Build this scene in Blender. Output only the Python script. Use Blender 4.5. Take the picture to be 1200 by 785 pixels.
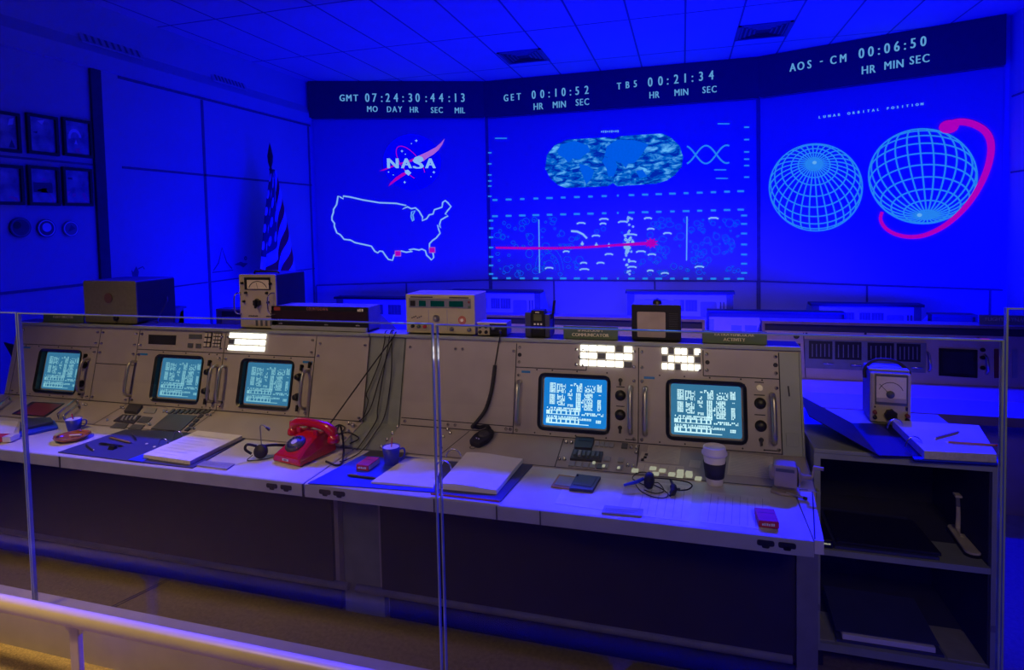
import bpy, math, random
from mathutils import Vector, Matrix
random.seed(7)
for o in list(bpy.data.objects): bpy.data.objects.remove(o)
SC = bpy.context.scene
COL = SC.collection
pi = math.pi

# ------------------------------------------------------------------ camera
# world: X along the console rows, Y away from the viewer, Z up
EYE = Vector((0, 0, 1.716))
F_PX, CX, CY = 703.29, 600.0, 294.17
YAW, PITCH, ROLL = -.2783, .0448, -.0217
_f = Vector((math.sin(YAW)*math.cos(PITCH), math.cos(YAW)*math.cos(PITCH), -math.sin(PITCH)))
_r0 = Vector((math.cos(YAW), -math.sin(YAW), 0)); _u0 = _r0.cross(_f)
_r = _r0*math.cos(ROLL) + _u0*math.sin(ROLL)
_u = -_r0*math.sin(ROLL) + _u0*math.cos(ROLL)
cam = bpy.data.cameras.new('camera'); cam.sensor_width = 36; cam.lens = F_PX*36/1200
cam.shift_y = -(392.5-CY)/1200; cam.clip_start = .02
co = bpy.data.objects.new('camera', cam); COL.objects.link(co)
co.matrix_world = Matrix(((_r.x, _u.x, -_f.x, EYE.x), (_r.y, _u.y, -_f.y, EYE.y), (_r.z, _u.z, -_f.z, EYE.z), (0, 0, 0, 1)))
SC.camera = co
# ------------------------------------------------------------------ world, lights, exposure
SC.view_settings.view_transform = 'Standard'
SC.view_settings.look = 'None'
SC.view_settings.exposure = 0.0
SC.view_settings.gamma = 1.0
SC.view_settings.use_curve_mapping = False
wd = bpy.data.worlds.new('world'); SC.world = wd; wd.use_nodes = True
wd.node_tree.nodes['Background'].inputs[0].default_value = (.6, .42, .40, 1)
wd.node_tree.nodes['Background'].inputs[1].default_value = .003

def area(name, loc, target, size, power, color, size_y=None, spread=None):
    l = bpy.data.lights.new(name, 'AREA'); l.energy = power; l.color = color
    l.size = size
    if size_y: l.shape = 'RECTANGLE'; l.size_y = size_y
    if spread: l.spread = spread
    o = bpy.data.objects.new(name, l); COL.objects.link(o)
    o.location = loc
    d = (Vector(target)-Vector(loc)).normalized()
    o.rotation_euler = d.to_track_quat('-Z', 'Y').to_euler()
    return o
BLUE = (0, 0, 1.0)
# blue stage wash: ceiling fixtures over the gap between the rows, and unseen uplights added to wash walls and ceiling
area('blue_ceiling_line', (-2.9, 4.85, 3.92), (-2.9, 3.3, 0), 2.6, 175, BLUE, .14, math.radians(84))
area('blue_ceiling_line', (-.3, 5.2, 3.92), (-.3, 3.4, 0), 2.4, 150, BLUE, .14, math.radians(84))
area('blue_ceiling_spot', (1.55, 5.2, 3.9), (.6, 3.2, 0), .2, 120, BLUE, None, math.radians(84))
area('blue_row_wash', (-1.0, 5.2, 3.8), (-1.0, 7.8, .0), 5.5, 85, BLUE, .3)
area('blue_fill_left', (-3.6, 5.75, .55), (-5.0, 7.6, 1.5), 2.6, 120, BLUE, .5)
area('blue_fill_middle', (-.6, 5.75, .6), (-.6, 8.6, 1.3), 3.0, 290, BLUE, .5)
area('blue_fill_right', (2.3, 5.75, .6), (2.7, 8.3, 1.3), 2.2, 215, BLUE, .5)
# warm light from the visitor side
WARM = (1.0, .70, .46)
area('visitor_side_light', (-1.6, -1.1, 2.75), (-1.8, 2.5, .95), 3.4, 1.75, WARM, .45, math.radians(60))
area('far_row_fill', (-.3, -1.2, 3.4), (-.3, 5.0, .8), 2.0, 3.2, WARM, .4, math.radians(34))  # extra unseen warm light, added to lift the far console faces
area('visitor_down_light', (-2.7, .75, 3.3), (-2.3, 1.5, .2), .35, 11, (1.0, .66, .28), None, math.radians(80))
area('visitor_right_light', (1.0, -.5, 2.7), (.25, 2.5, 1.0), .5, 1.3, (1.0, .74, .42), None, math.radians(56))

# ------------------------------------------------------------------ projection helpers (pixel of the 1200x785 photo -> point on a real plane)
def ray(x, y):
    return (_r*((x-CX)/F_PX) - _u*((y-CY)/F_PX) + _f)
def onY(x, y, Y): d = ray(x, y); return EYE + d*(Y/d.y)
def onX(x, y, X): d = ray(x, y); return EYE + d*(X/d.x)
def onZ(x, y, Z): d = ray(x, y); return EYE + d*((Z-EYE.z)/d.z)

# ------------------------------------------------------------------ frames and mesh builder
class Fr:
    def __init__(s, O, U=(1, 0, 0), V=(0, 1, 0), W=None):
        s.O = Vector(O); s.U = Vector(U).normalized(); s.V = Vector(V).normalized()
        s.W = Vector(W).normalized() if W else s.U.cross(s.V).normalized()
    def p(s, u, v, w=0): return s.O + s.U*u + s.V*v + s.W*w
    def px(s, x, y):
        d = ray(x, y); t = (s.O-EYE).dot(s.W)/d.dot(s.W); q = EYE+d*t-s.O
        return q.dot(s.U), q.dot(s.V)
    def sub(s, u, v, w=0, a=0):
        U = s.U*math.cos(a)+s.V*math.sin(a); V = -s.U*math.sin(a)+s.V*math.cos(a)
        return Fr(s.p(u, v, w), U, V, s.W)
WF = Fr((0, 0, 0))
def yard(x, y, z=0, a=0): return Fr((x, y, z), (math.cos(a), math.sin(a), 0), (-math.sin(a), math.cos(a), 0))
def upright(x, y, z=0, a=0):   # u across, v up, w towards the viewer
    return Fr((x, y, z), (math.cos(a), math.sin(a), 0), (0, 0, 1), (math.sin(a), -math.cos(a), 0))

_glyph = {}
def glyph(ch):
    if ch not in _glyph:
        c = bpy.data.curves.new('g', 'FONT'); c.body = ch; c.resolution_u = 3
        o = bpy.data.objects.new('g', c); COL.objects.link(o)
        m = bpy.data.meshes.new_from_object(o)
        vs = [(v.co.x, v.co.y) for v in m.vertices]; fs = [tuple(p.vertices) for p in m.polygons]
        bpy.data.objects.remove(o); bpy.data.curves.remove(c); bpy.data.meshes.remove(m)
        xs = [v[0] for v in vs] or [0]; x0 = min(xs); x1 = max(xs)
        _glyph[ch] = ([(v[0]-x0, v[1]) for v in vs], fs, x1-x0)
    return _glyph[ch]

class MB:
    def __init__(s): s.v = []; s.f = []; s.sm = []
    def add(s, vs, fs, smooth=False):
        n = len(s.v); s.v += [Vector(v) for v in vs]
        for f in fs: s.f.append(tuple(i+n for i in f)); s.sm.append(smooth)
        return s
    def box(s, fr, u0, u1, v0, v1, w0, w1):
        P = [fr.p(u, v, w) for w in (w0, w1) for v in (v0, v1) for u in (u0, u1)]
        return s.add(P, [(0, 2, 3, 1), (4, 5, 7, 6), (0, 1, 5, 4), (2, 6, 7, 3), (0, 4, 6, 2), (1, 3, 7, 5)])
    def prism(s, fr, pts, w0, w1):
        n = len(pts)
        a = sum(pts[i][0]*pts[(i+1) % n][1]-pts[(i+1) % n][0]*pts[i][1] for i in range(n))
        if a < 0: pts = pts[::-1]
        P = [fr.p(u, v, w0) for u, v in pts]+[fr.p(u, v, w1) for u, v in pts]
        F = [tuple(range(n-1, -1, -1)), tuple(range(n, 2*n))]+[(i, (i+1) % n, n+(i+1) % n, n+i) for i in range(n)]
        return s.add(P, F)
    def rrect(s, fr, u0, u1, v0, v1, r, w0, w1, n=4): return s.prism(fr, rr(u0, u1, v0, v1, r, n), w0, w1)
    def cyl(s, fr, u, v, w0, w1, r, r2=None, n=16):
        r2 = r if r2 is None else r2
        P = [fr.p(u+r*math.cos(2*pi*i/n), v+r*math.sin(2*pi*i/n), w0) for i in range(n)]
        P += [fr.p(u+r2*math.cos(2*pi*i/n), v+r2*math.sin(2*pi*i/n), w1) for i in range(n)]
        s.add(P, [(i, (i+1) % n, n+(i+1) % n, n+i) for i in range(n)], True)
        return s.add(P, [tuple(range(n-1, -1, -1)), tuple(range(n, 2*n))])
    def lathe(s, fr, prof, n=24, u=0, v=0, a0=0, a1=None):
        full = a1 is None; a1 = 2*pi if full else a1
        m = n if full else n+1; P = []
        for r, w in prof:
            for i in range(m):
                a = a0+(a1-a0)*i/n; P.append(fr.p(u+r*math.cos(a), v+r*math.sin(a), w))
        F = []
        for k in range(len(prof)-1):
            for i in range(n):
                j = (i+1) % m
                F.append((k*m+i, k*m+j, (k+1)*m+j, (k+1)*m+i))
        return s.add(P, F, True)
    def tube(s, pts, r, n=8, smooth_path=0, closed=False):
        pts = [Vector(p) for p in pts]
        if smooth_path: pts = spline(pts, smooth_path)
        rs = r if isinstance(r, (list, tuple)) else [r]*len(pts)
        if len(rs) != len(pts): rs = [rs[min(len(rs)-1, int(i*len(rs)/len(pts)))] for i in range(len(pts))]
        P = []; up = Vector((0, 0, 1)); N = len(pts)
        prev = None
        for i, p in enumerate(pts):
            a = pts[i-1] if (i or closed) else p; b = pts[(i+1) % N] if (i < N-1 or closed) else p
            t = (b-a).normalized()
            if prev is None:
                x = t.cross(up)
                if x.length < .1: x = t.cross(Vector((1, 0, 0)))
            else:
                x = prev - t*prev.dot(t)
                if x.length < 1e-5: x = t.cross(up)
            x.normalize(); prev = x; y = t.cross(x)
            for k in range(n): P.append(p+(x*math.cos(2*pi*k/n)+y*math.sin(2*pi*k/n))*rs[i])
        F = []
        for i in range(N-1 if not closed else N):
            j = (i+1) % N
            for k in range(n): F.append((i*n+k, i*n+(k+1) % n, j*n+(k+1) % n, j*n+k))
        s.add(P, F, True)
        if not closed: s.add(P, [tuple(range(n-1, -1, -1)), tuple((N-1)*n+k for k in range(n))])
        return s
    def ribbon(s, fr, pts, wd, w=0, closed=False, th=.001):
        n = len(pts); m = n if closed else n-1
        L = []; R = []
        for i in range(n):
            a = pts[(i-1) % n] if (i or closed) else pts[i]
            b = pts[(i+1) % n] if (i < n-1 or closed) else pts[i]
            dx, dy = b[0]-a[0], b[1]-a[1]; l = math.hypot(dx, dy) or 1
            h = (wd[i] if isinstance(wd, list) else wd)/2
            nx, ny = -dy/l*h, dx/l*h
            L.append(fr.p(pts[i][0]+nx, pts[i][1]+ny, w)); R.append(fr.p(pts[i][0]-nx, pts[i][1]-ny, w))
        return s.add(L+R, [(n+i, n+(i+1) % n, (i+1) % n, i) for i in range(m)])
    def ring(s, fr, u, v, r, wd, w=0, n=16, ry=None):
        ry = ry or r
        return s.ribbon(fr, [(u+r*math.cos(2*pi*i/n), v+ry*math.sin(2*pi*i/n)) for i in range(n)], wd, w, True)
    def poly(s, fr, pts, w=0):
        a = sum(pts[i][0]*pts[(i+1) % len(pts)][1]-pts[(i+1) % len(pts)][0]*pts[i][1] for i in range(len(pts)))
        if a < 0: pts = pts[::-1]
        return s.add([fr.p(u, v, w) for u, v in pts], [tuple(range(len(pts)))])
    def quad(s, fr, u0, u1, v0, v1, w=0): return s.poly(fr, [(u0, v0), (u1, v0), (u1, v1), (u0, v1)], w)
    def chars(s, fr, items, h, w=0, cond=1.0, bold=0):
        # items: (char, u centre, v baseline)
        for ch, u, v in items:
            if ch == ' ': continue
            vs, fs, gw = glyph(ch); k = h/.72
            offs = [0] if not bold else [-bold, 0, bold]
            for b in offs:
                s.add([fr.p(u+(x-gw/2)*k*cond+b, v+y*k, w) for x, y in vs], fs)
        return s
    def text(s, fr, st, u, v, h, w=0, cond=.9, track=.12, align='c', bold=0):
        k = h/.72; pos = []; x = 0
        for ch in st:
            gw = glyph(ch)[2]*k*cond if ch != ' ' else .35*h
            pos.append((ch, x+gw/2, v)); x += gw+track*h
        tot = x-track*h; off = u-(tot/2 if align == 'c' else 0)
        return s.chars(fr, [(c, p+off, v) for c, p, v in pos], h, w, cond, bold)
    def marks(s, fr, u, v, h, w=0, n=5, align='c'):
        # lettering too small to read: a row of tiny uneven strokes
        x = u-n*h*.4
        for i in range(n): s.box(fr, x+i*h*.8, x+i*h*.8+h*(.5 if i % 2 else .62), v, v+h*(1 if i % 3 else .8), w-.0004, w)
        return s
    def build(s, name, m, parent=None, origin=None, bevel=0, label=None, cat=None, group=None, kind=None, seg=2):
        vs = s.v
        if parent is not None: org = parent_loc(parent)
        elif origin is not None: org = Vector(origin)
        else:
            lo = Vector([min(v[i] for v in vs) for i in range(3)]); hi = Vector([max(v[i] for v in vs) for i in range(3)])
            org = Vector(((lo.x+hi.x)/2, (lo.y+hi.y)/2, lo.z))
        me = bpy.data.meshes.new(name)
        me.from_pydata([v-org for v in vs], [], s.f); me.update()
        me.polygons.foreach_set('use_smooth', s.sm)
        me.materials.append(m)
        o = bpy.data.objects.new(name, me); COL.objects.link(o)
        if parent is not None: o.parent = parent
        else: o.location = org
        if bevel:
            b = o.modifiers.new('bevel', 'BEVEL'); b.width = bevel; b.segments = seg; b.limit_method = 'ANGLE'; b.angle_limit = .7
        return tag(o, label, cat, group, kind)
def parent_loc(p):
    l = Vector(p.location)
    while p.parent is not None: p = p.parent; l = l+Vector(p.location)
    return l
def tag(o, label=None, cat=None, group=None, kind=None):
    if label: o['label'] = label
    if cat: o['category'] = cat
    if group: o['group'] = group
    if kind: o['kind'] = kind
    return o
def thing(name, loc, label, cat, group=None):
    o = bpy.data.objects.new(name, None); COL.objects.link(o); o.location = loc; o.empty_display_size = .05
    return tag(o, label, cat, group)
def rr(u0, u1, v0, v1, r, n=4):
    P = []
    for cx, cy, a in ((u1-r, v1-r, 0), (u0+r, v1-r, pi/2), (u0+r, v0+r, pi), (u1-r, v0+r, 1.5*pi)):
        for i in range(n+1): P.append((cx+r*math.cos(a+pi/2*i/n), cy+r*math.sin(a+pi/2*i/n)))
    return P
def spline(pts, k=6):
    out = []; n = len(pts)
    for i in range(n-1):
        p0 = pts[max(i-1, 0)]; p1 = pts[i]; p2 = pts[i+1]; p3 = pts[min(i+2, n-1)]
        for j in range(k):
            t = j/k
            out.append(.5*((2*p1)+(p2-p0)*t+(2*p0-5*p1+4*p2-p3)*t*t+(3*p1-p0-3*p2+p3)*t**3))
    out.append(pts[-1]); return out
def S(name, mb, m, **k): return mb.build(name, m, kind='structure', **k)

# ------------------------------------------------------------------ materials (all procedural)
def mat(name, c, rough=.6, metal=0, var=.12, scale=14, bump=0, emis=None, es=1, spec=.4, coat=0):
    m = bpy.data.materials.new(name); m.use_nodes = True; nt = m.node_tree; b = nt.nodes['Principled BSDF']
    b.inputs['Roughness'].default_value = rough; b.inputs['Metallic'].default_value = metal
    b.inputs['Specular IOR Level'].default_value = spec
    b.inputs['Coat Weight'].default_value = coat
    tc = nt.nodes.new('ShaderNodeTexCoord'); nz = nt.nodes.new('ShaderNodeTexNoise'); nz.inputs['Scale'].default_value = scale
    nz.inputs['Detail'].default_value = 5
    nt.links.new(tc.outputs['Object'], nz.inputs['Vector'])
    rp = nt.nodes.new('ShaderNodeValToRGB'); rp.color_ramp.elements[0].position = .3; rp.color_ramp.elements[1].position = .7
    rp.color_ramp.elements[0].color = (*[x*(1-var) for x in c], 1); rp.color_ramp.elements[1].color = (*[min(1, x*(1+var)) for x in c], 1)
    nt.links.new(nz.outputs['Fac'], rp.inputs[0]); nt.links.new(rp.outputs[0], b.inputs['Base Color'])
    if bump:
        bp = nt.nodes.new('ShaderNodeBump'); bp.inputs['Strength'].default_value = bump; bp.inputs['Distance'].default_value = .01
        nt.links.new(nz.outputs['Fac'], bp.inputs['Height']); nt.links.new(bp.outputs[0], b.inputs['Normal'])
    if emis:
        b.inputs['Emission Color'].default_value = (*emis, 1); b.inputs['Emission Strength'].default_value = es
    return m
M = {}
M['wall'] = mat('wall_paint', (.46, .46, .46), .8, var=.03, scale=2)
M['bounce_blocker'] = mat('dark_bounce_blocker', (.03, .03, .03), .9)
M['groove'] = mat('groove_and_shade_line', (.13, .13, .15), .8)
M['jamb'] = mat('dark_jamb', (.06, .06, .07), .7)
M['fascia'] = mat('clock_fascia', (.05, .05, .055), .7, var=.05)
M['screen'] = mat('screen_cloth', (.34, .34, .36), .75, var=.02, scale=1)
M['floor'] = mat('console_floor', (.20, .155, .065), .75, var=.18, scale=60, bump=.1)
M['tier'] = mat('tier_floor', (.45, .45, .45), .8)
M['carpet'] = mat('visitor_carpet', (.52, .40, .17), .95, var=.3, scale=180, bump=.5)
M['curb'] = mat('curb_paint', (.55, .50, .47), .7, var=.05)
M['rail'] = mat('rail_paint', (.75, .66, .50), .35, var=.06, scale=6, spec=.5)
M['face'] = mat('console_face', (.42, .375, .34), .55, var=.07, scale=9)
M['face2'] = mat('console_trim', (.33, .36, .31), .5, var=.08, scale=9)
M['filler'] = mat('filler_panel', (.24, .27, .24), .55, var=.1)
M['lip'] = mat('desk_edge', (.36, .37, .38), .5, var=.08)
M['desk'] = mat('desk_laminate', (.60, .58, .56), .38, var=.08, scale=5, spec=.5)
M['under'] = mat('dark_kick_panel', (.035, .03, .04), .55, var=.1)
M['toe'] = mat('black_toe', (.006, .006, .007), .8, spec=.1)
M['bezel'] = mat('tube_bezel', (.012, .014, .02), .3)
M['black'] = mat('black_plastic', (.014, .014, .016), .4)
M['rubber'] = mat('black_rubber', (.02, .02, .022), .6)
M['dark'] = mat('dark_insert', (.05, .05, .055), .5)
M['chrome'] = mat('chrome', (.72, .70, .68), .22, metal=1, var=.05)
M['alu'] = mat('brushed_metal', (.5, .48, .46), .38, metal=.9, var=.1)
M['caseblue'] = mat('dark_case', (.022, .022, .026), .6)
M['mat'] = mat('ledge_shade', (.02, .02, .02), .8)
M['brown'] = mat('hood_frame', (.30, .20, .16), .6)
M['cream'] = mat('instrument_enamel', (.50, .44, .27), .5, var=.06)
M['beige'] = mat('beige_enamel', (.46, .40, .31), .5, var=.06)
M['olive'] = mat('olive_speaker_front', (.16, .15, .09), .7, var=.1, scale=60)
M['greycase'] = mat('grey_case', (.20, .20, .22), .55)
M['green'] = mat('green_plaque', (.09, .14, .10), .5)
M['letter'] = mat('plaque_lettering', (.95, .86, .62), .5)
M['whitemark'] = mat('white_marking', (.8, .8, .8), .5)
M['ink'] = mat('black_ink', (.03, .03, .04), .7)
M['red'] = mat('red_phone_plastic', (.62, .012, .03), .22, var=.05, spec=.6, coat=.3)
M['redcard'] = mat('red_carton', (.55, .03, .05), .5)
M['whitecard'] = mat('white_carton', (.72, .7, .68), .5)
M['paper'] = mat('paper', (.80, .77, .74), .8, var=.04, scale=5)
M['paperedge'] = mat('page_edges', (.66, .62, .50), .9, var=.15, scale=90)
M['folder'] = mat('dark_blue_binder', (.05, .055, .12), .5)
M['bluecover'] = mat('blue_binder_cover', (.02, .05, .7), .45)
M['maroon'] = mat('maroon_vinyl', (.22, .04, .04), .4)
M['amber'] = mat('amber_glass', (.40, .13, .03), .15, spec=.7)
M['mug'] = mat('white_mug', (.6, .62, .68), .3)
M['bluemug'] = mat('blue_cup', (.03, .04, .5), .35)
M['cup'] = mat('white_cup', (.80, .76, .74), .4, var=.02)
M['sleeve'] = mat('cup_sleeve', (.03, .03, .055), .8)
M['wood'] = mat('tan_leather', (.42, .24, .12), .6)
M['greyplate'] = mat('engraved_plate', (.30, .29, .31), .45)
M['sharp'] = mat('sharpener_enamel', (.36, .30, .27), .35, spec=.6)
M['orange'] = mat('orange_pencil', (.75, .32, .06), .5)
M['pencil'] = mat('brown_pencil', (.30, .20, .10), .5)
M['stapler'] = mat('grey_stapler', (.80, .72, .60), .45)
M['cabinet'] = mat('grey_green_cabinet', (.33, .36, .29), .55, var=.06)
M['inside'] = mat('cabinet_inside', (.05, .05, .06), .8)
M['flagpole'] = mat('flagpole', (.25, .18, .08), .4)
M['vent'] = mat('vent_metal', (.16, .16, .17), .6)
M['print'] = mat('printout', (.62, .56, .44), .8, var=.06, scale=30)
M['darkkey'] = mat('dark_key', (.10, .11, .12), .4)
M['greykey'] = mat('grey_key', (.32, .32, .33), .4)
M['tv'] = mat('dead_screen', (.40, .33, .25), .35)
M['darkglass'] = mat('unlit_tube', (.03, .03, .04), .2)
M['leaf'] = mat('dark_leaf', (.03, .05, .03), .6)
M['gold'] = mat('yellow_light_face', (.9, .85, .5), .4)
def emi(name, c, s=1.0):
    m = bpy.data.materials.new(name); m.use_nodes = True; nt = m.node_tree; nt.nodes.clear()
    e = nt.nodes.new('ShaderNodeEmission'); o = nt.nodes.new('ShaderNodeOutputMaterial')
    tc = nt.nodes.new('ShaderNodeTexCoord'); nz = nt.nodes.new('ShaderNodeTexNoise'); nz.inputs['Scale'].default_value = 30
    mx = nt.nodes.new('ShaderNodeMixRGB'); mx.inputs[1].default_value = (*c, 1); mx.inputs[2].default_value = (*[x*.82 for x in c], 1)
    nt.links.new(tc.outputs['Object'], nz.inputs[0]); nt.links.new(nz.outputs['Fac'], mx.inputs[0])
    nt.links.new(mx.outputs[0], e.inputs[0]); e.inputs[1].default_value = s; nt.links.new(e.outputs[0], o.inputs[0]); return m
M['lamp'] = emi('lit_indicator', (1.0, .97, .80), 3.2)
M['lampdim'] = emi('dim_indicator', (.9, .9, .66), .45)
M['lampoff'] = mat('unlit_indicator', (.10, .11, .13), .3)
M['crt'] = emi('tube_glow', (.012, .26, .80), .95)
M['crtdim'] = emi('dim_tube_glow', (.03, .16, .30), .85)
M['crttext'] = emi('tube_text', (.62, .95, 1.0), 1.25)
M['crttextdim'] = emi('dim_tube_text', (.26, .62, .72), 1.0)
M['crt2'] = emi('pale_tube_glow', (.045, .21, .38), .98)
M['proj'] = emi('projected_cyan', (.02, .25, 1.0), .95)
M['projw'] = emi('projected_pale', (.14, .46, 1.0), .95)
M['projdim'] = emi('projected_dim_cyan', (0, .10, .95), .9)
M['projh'] = emi('projected_white', (.24, .50, 1.0), 1.0)
M['projdisc'] = emi('projected_disc', (0, 0, 1), 1.0)
M['projred'] = emi('projected_magenta', (.46, .0, .58), .95)
M['projpink'] = emi('projected_pink', (.42, .12, .80), .95)
M['numeral'] = emi('clock_numerals', (.13, .42, .85), .85)
M['tealdisp'] = emi('teal_display', (.0, .03, .03), .6)
M['redled'] = emi('red_label_light', (.35, .04, .02), .5)
M['bluetag'] = mat('blue_label_tape', (.02, .20, .50), .4)

def globe_image():   # a projected picture of the earth with cloud
    m = bpy.data.materials.new('projected_earth'); m.use_nodes = True; nt = m.node_tree; nt.nodes.clear()
    e = nt.nodes.new('ShaderNodeEmission'); o = nt.nodes.new('ShaderNodeOutputMaterial'); tc = nt.nodes.new('ShaderNodeTexCoord')
    mp = nt.nodes.new('ShaderNodeMapping'); mp.inputs['Scale'].default_value = (2.2, 1, 5)
    nz = nt.nodes.new('ShaderNodeTexNoise'); nz.inputs['Scale'].default_value = 2.6; nz.inputs['Detail'].default_value = 9; nz.inputs['Roughness'].default_value = .62; nz.inputs['Distortion'].default_value = .6
    rp = nt.nodes.new('ShaderNodeValToRGB'); E = rp.color_ramp.elements
    E[0].position = .42; E[0].color = (.0, .02, .42, 1); E[1].position = .68; E[1].color = (.14, .52, 1, 1)
    k = E.new(.52); k.color = (.0, .13, .62, 1)
    nt.links.new(tc.outputs['Object'], mp.inputs[0]); nt.links.new(mp.outputs[0], nz.inputs[0]); nt.links.new(nz.outputs['Fac'], rp.inputs[0])
    nt.links.new(rp.outputs[0], e.inputs[0]); nt.links.new(e.outputs[0], o.inputs[0]); return m
M['earth'] = globe_image()
M['land'] = emi('projected_land', (.0, .12, .95), .9)

def glass_mat():
    m = bpy.data.materials.new('clear_glass'); m.use_nodes = True; nt = m.node_tree; nt.nodes.clear()
    o = nt.nodes.new('ShaderNodeOutputMaterial'); mx = nt.nodes.new('ShaderNodeMixShader'); t = nt.nodes.new('ShaderNodeBsdfTransparent')
    g = nt.nodes.new('ShaderNodeBsdfGlossy'); lw = nt.nodes.new('ShaderNodeLayerWeight'); lw.inputs[0].default_value = .5
    pw = nt.nodes.new('ShaderNodeMath'); pw.operation = 'POWER'; pw.inputs[1].default_value = 4; nt.links.new(lw.outputs['Facing'], pw.inputs[0])
    fr = nt.nodes.new('ShaderNodeMath'); fr.operation = 'MULTIPLY_ADD'; fr.inputs[1].default_value = .8; fr.inputs[2].default_value = .025; nt.links.new(pw.outputs[0], fr.inputs[0])
    t.inputs[0].default_value = (.955, .965, .97, 1); g.inputs['Roughness'].default_value = .015
    nt.links.new(fr.outputs[0], mx.inputs[0]); nt.links.new(t.outputs[0], mx.inputs[1]); nt.links.new(g.outputs[0], mx.inputs[2]); nt.links.new(mx.outputs[0], o.inputs[0]); return m
M['glass'] = glass_mat()
M['edge'] = mat('polished_glass_edge', (.26, .34, .42), .12, spec=1.0, coat=1)

def ceiling_mat():
    m = mat('ceiling_tiles', (.52, .52, .52), .85, var=.03, scale=3); nt = m.node_tree; b = nt.nodes['Principled BSDF']
    tc = nt.nodes.new('ShaderNodeTexCoord'); sp = nt.nodes.new('ShaderNodeSeparateXYZ'); nt.links.new(tc.outputs['Object'], sp.inputs[0])
    def line(out, off, per, wd):
        a = nt.nodes.new('ShaderNodeMath'); a.operation = 'SUBTRACT'; a.inputs[1].default_value = off-wd/2; nt.links.new(out, a.inputs[0])
        d = nt.nodes.new('ShaderNodeMath'); d.operation = 'FLOORED_MODULO'; d.inputs[1].default_value = per; nt.links.new(a.outputs[0], d.inputs[0])
        c = nt.nodes.new('ShaderNodeMath'); c.operation = 'LESS_THAN'; c.inputs[1].default_value = wd; nt.links.new(d.outputs[0], c.inputs[0]); return c
    x = line(sp.outputs[0], .045, .611, .022); y = line(sp.outputs[1], 5.48, 1.535, .024)
    mx = nt.nodes.new('ShaderNodeMath'); mx.operation = 'MAXIMUM'; nt.links.new(x.outputs[0], mx.inputs[0]); nt.links.new(y.outputs[0], mx.inputs[1])
    mc = nt.nodes.new('ShaderNodeMixRGB'); nt.links.new(mx.outputs[0], mc.inputs[0])
    src = b.inputs['Base Color'].links[0].from_socket; nt.links.new(src, mc.inputs[1]); mc.inputs[2].default_value = (.16, .16, .17, 1)
    nt.links.new(mc.outputs[0], b.inputs['Base Color']); return m
M['ceiling'] = ceiling_mat()

def flag_mat():
    m = bpy.data.materials.new('flag_cloth'); m.use_nodes = True; nt = m.node_tree; b = nt.nodes['Principled BSDF']; b.inputs['Roughness'].default_value = .8
    uv = nt.nodes.new('ShaderNodeUVMap'); sp = nt.nodes.new('ShaderNodeSeparateXYZ'); nt.links.new(uv.outputs[0], sp.inputs[0])
    def mth(op, a, bb, c=None):
        n = nt.nodes.new('ShaderNodeMath'); n.operation = op
        for i, q in enumerate((a, bb)):
            if isinstance(q, (int, float)): n.inputs[i].default_value = q
            elif q is not None: nt.links.new(q, n.inputs[i])
        return n.outputs[0]
    st = mth('LESS_THAN', mth('FRACT', mth('MULTIPLY', sp.outputs[1], 6.5), 0), .5)   # red stripes
    mx = nt.nodes.new('ShaderNodeMixRGB'); nt.links.new(st, mx.inputs[0]); mx.inputs[1].default_value = (.7, .7, .7, 1); mx.inputs[2].default_value = (.5, .015, .02, 1)
    can = mth('MULTIPLY', mth('LESS_THAN', sp.outputs[0], .42), mth('LESS_THAN', sp.outputs[1], .54))
    # stars as a grid of dots
    fx = mth('SUBTRACT', mth('FRACT', mth('MULTIPLY', sp.outputs[0], 16), 0), .5); fy = mth('SUBTRACT', mth('FRACT', mth('MULTIPLY', sp.outputs[1], 9.5), 0), .5)
    dd = mth('ADD', mth('MULTIPLY', fx, fx), mth('MULTIPLY', fy, fy)); star = mth('LESS_THAN', dd, .07)
    m2 = nt.nodes.new('ShaderNodeMixRGB'); nt.links.new(star, m2.inputs[0]); m2.inputs[1].default_value = (.02, .025, .09, 1); m2.inputs[2].default_value = (.7, .7, .7, 1)
    m3 = nt.nodes.new('ShaderNodeMixRGB'); nt.links.new(can, m3.inputs[0]); nt.links.new(mx.outputs[0], m3.inputs[1]); nt.links.new(m2.outputs[0], m3.inputs[2])
    nt.links.new(m3.outputs[0], b.inputs['Base Color']); return m
M['flag'] = flag_mat()

# ------------------------------------------------------------------ the room
XL, XR, ZC = -5.63, 3.66, 4.0
SL = Vector((-3.04, 9.29, 0)); SR = Vector((1.05, 9.30, 0)); AL = math.radians(21.5); AR = math.radians(-20)
ZS = .83      # bottom of the projection screens
S('floor', MB().box(WF, -6.8, 4.6, 1.7, 3.7, -.6, 0), M['floor'])
S('floor', MB().box(WF, -6.8, 4.6, 3.7, 6.0, -.7, -.25), M['tier'])
S('floor', MB().box(WF, -6.8, 4.6, 6.0, 10.2, -.8, -.5), M['tier'])
S('floor', MB().box(WF, -6.0, 3.9, -1.6, 1.6, -.1, .17), M['carpet'])
S('trim_1', MB().box(WF, -6.0, 3.9, 1.585, 1.69, -.1, .315), M['curb'], bevel=.004)
for a, b in (((192, 681), (108, 722)), ((196, 681), (113, 722))):
    A = onZ(*a, .0); B = onZ(*b, .0); f = yard(A.x, A.y, 0, math.atan2(B.y-A.y, B.x-A.x))
    S('trim_2', MB().box(f, -.02, .75, -.003, .003, .0005, .002), M['ink'])
S('ceiling', MB().box(WF, -6.8, 4.8, -1.6, 10.4, ZC, ZC+.1), M['ceiling'], origin=(0, 0, 0))
S('trim_90', MB().box(WF, -6.8, 4.6, -1.6, 2.55, 3.86, 3.995), M['bounce_blocker'])  # unseen dark slab added to kill blue bounce on the visitor side
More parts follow.
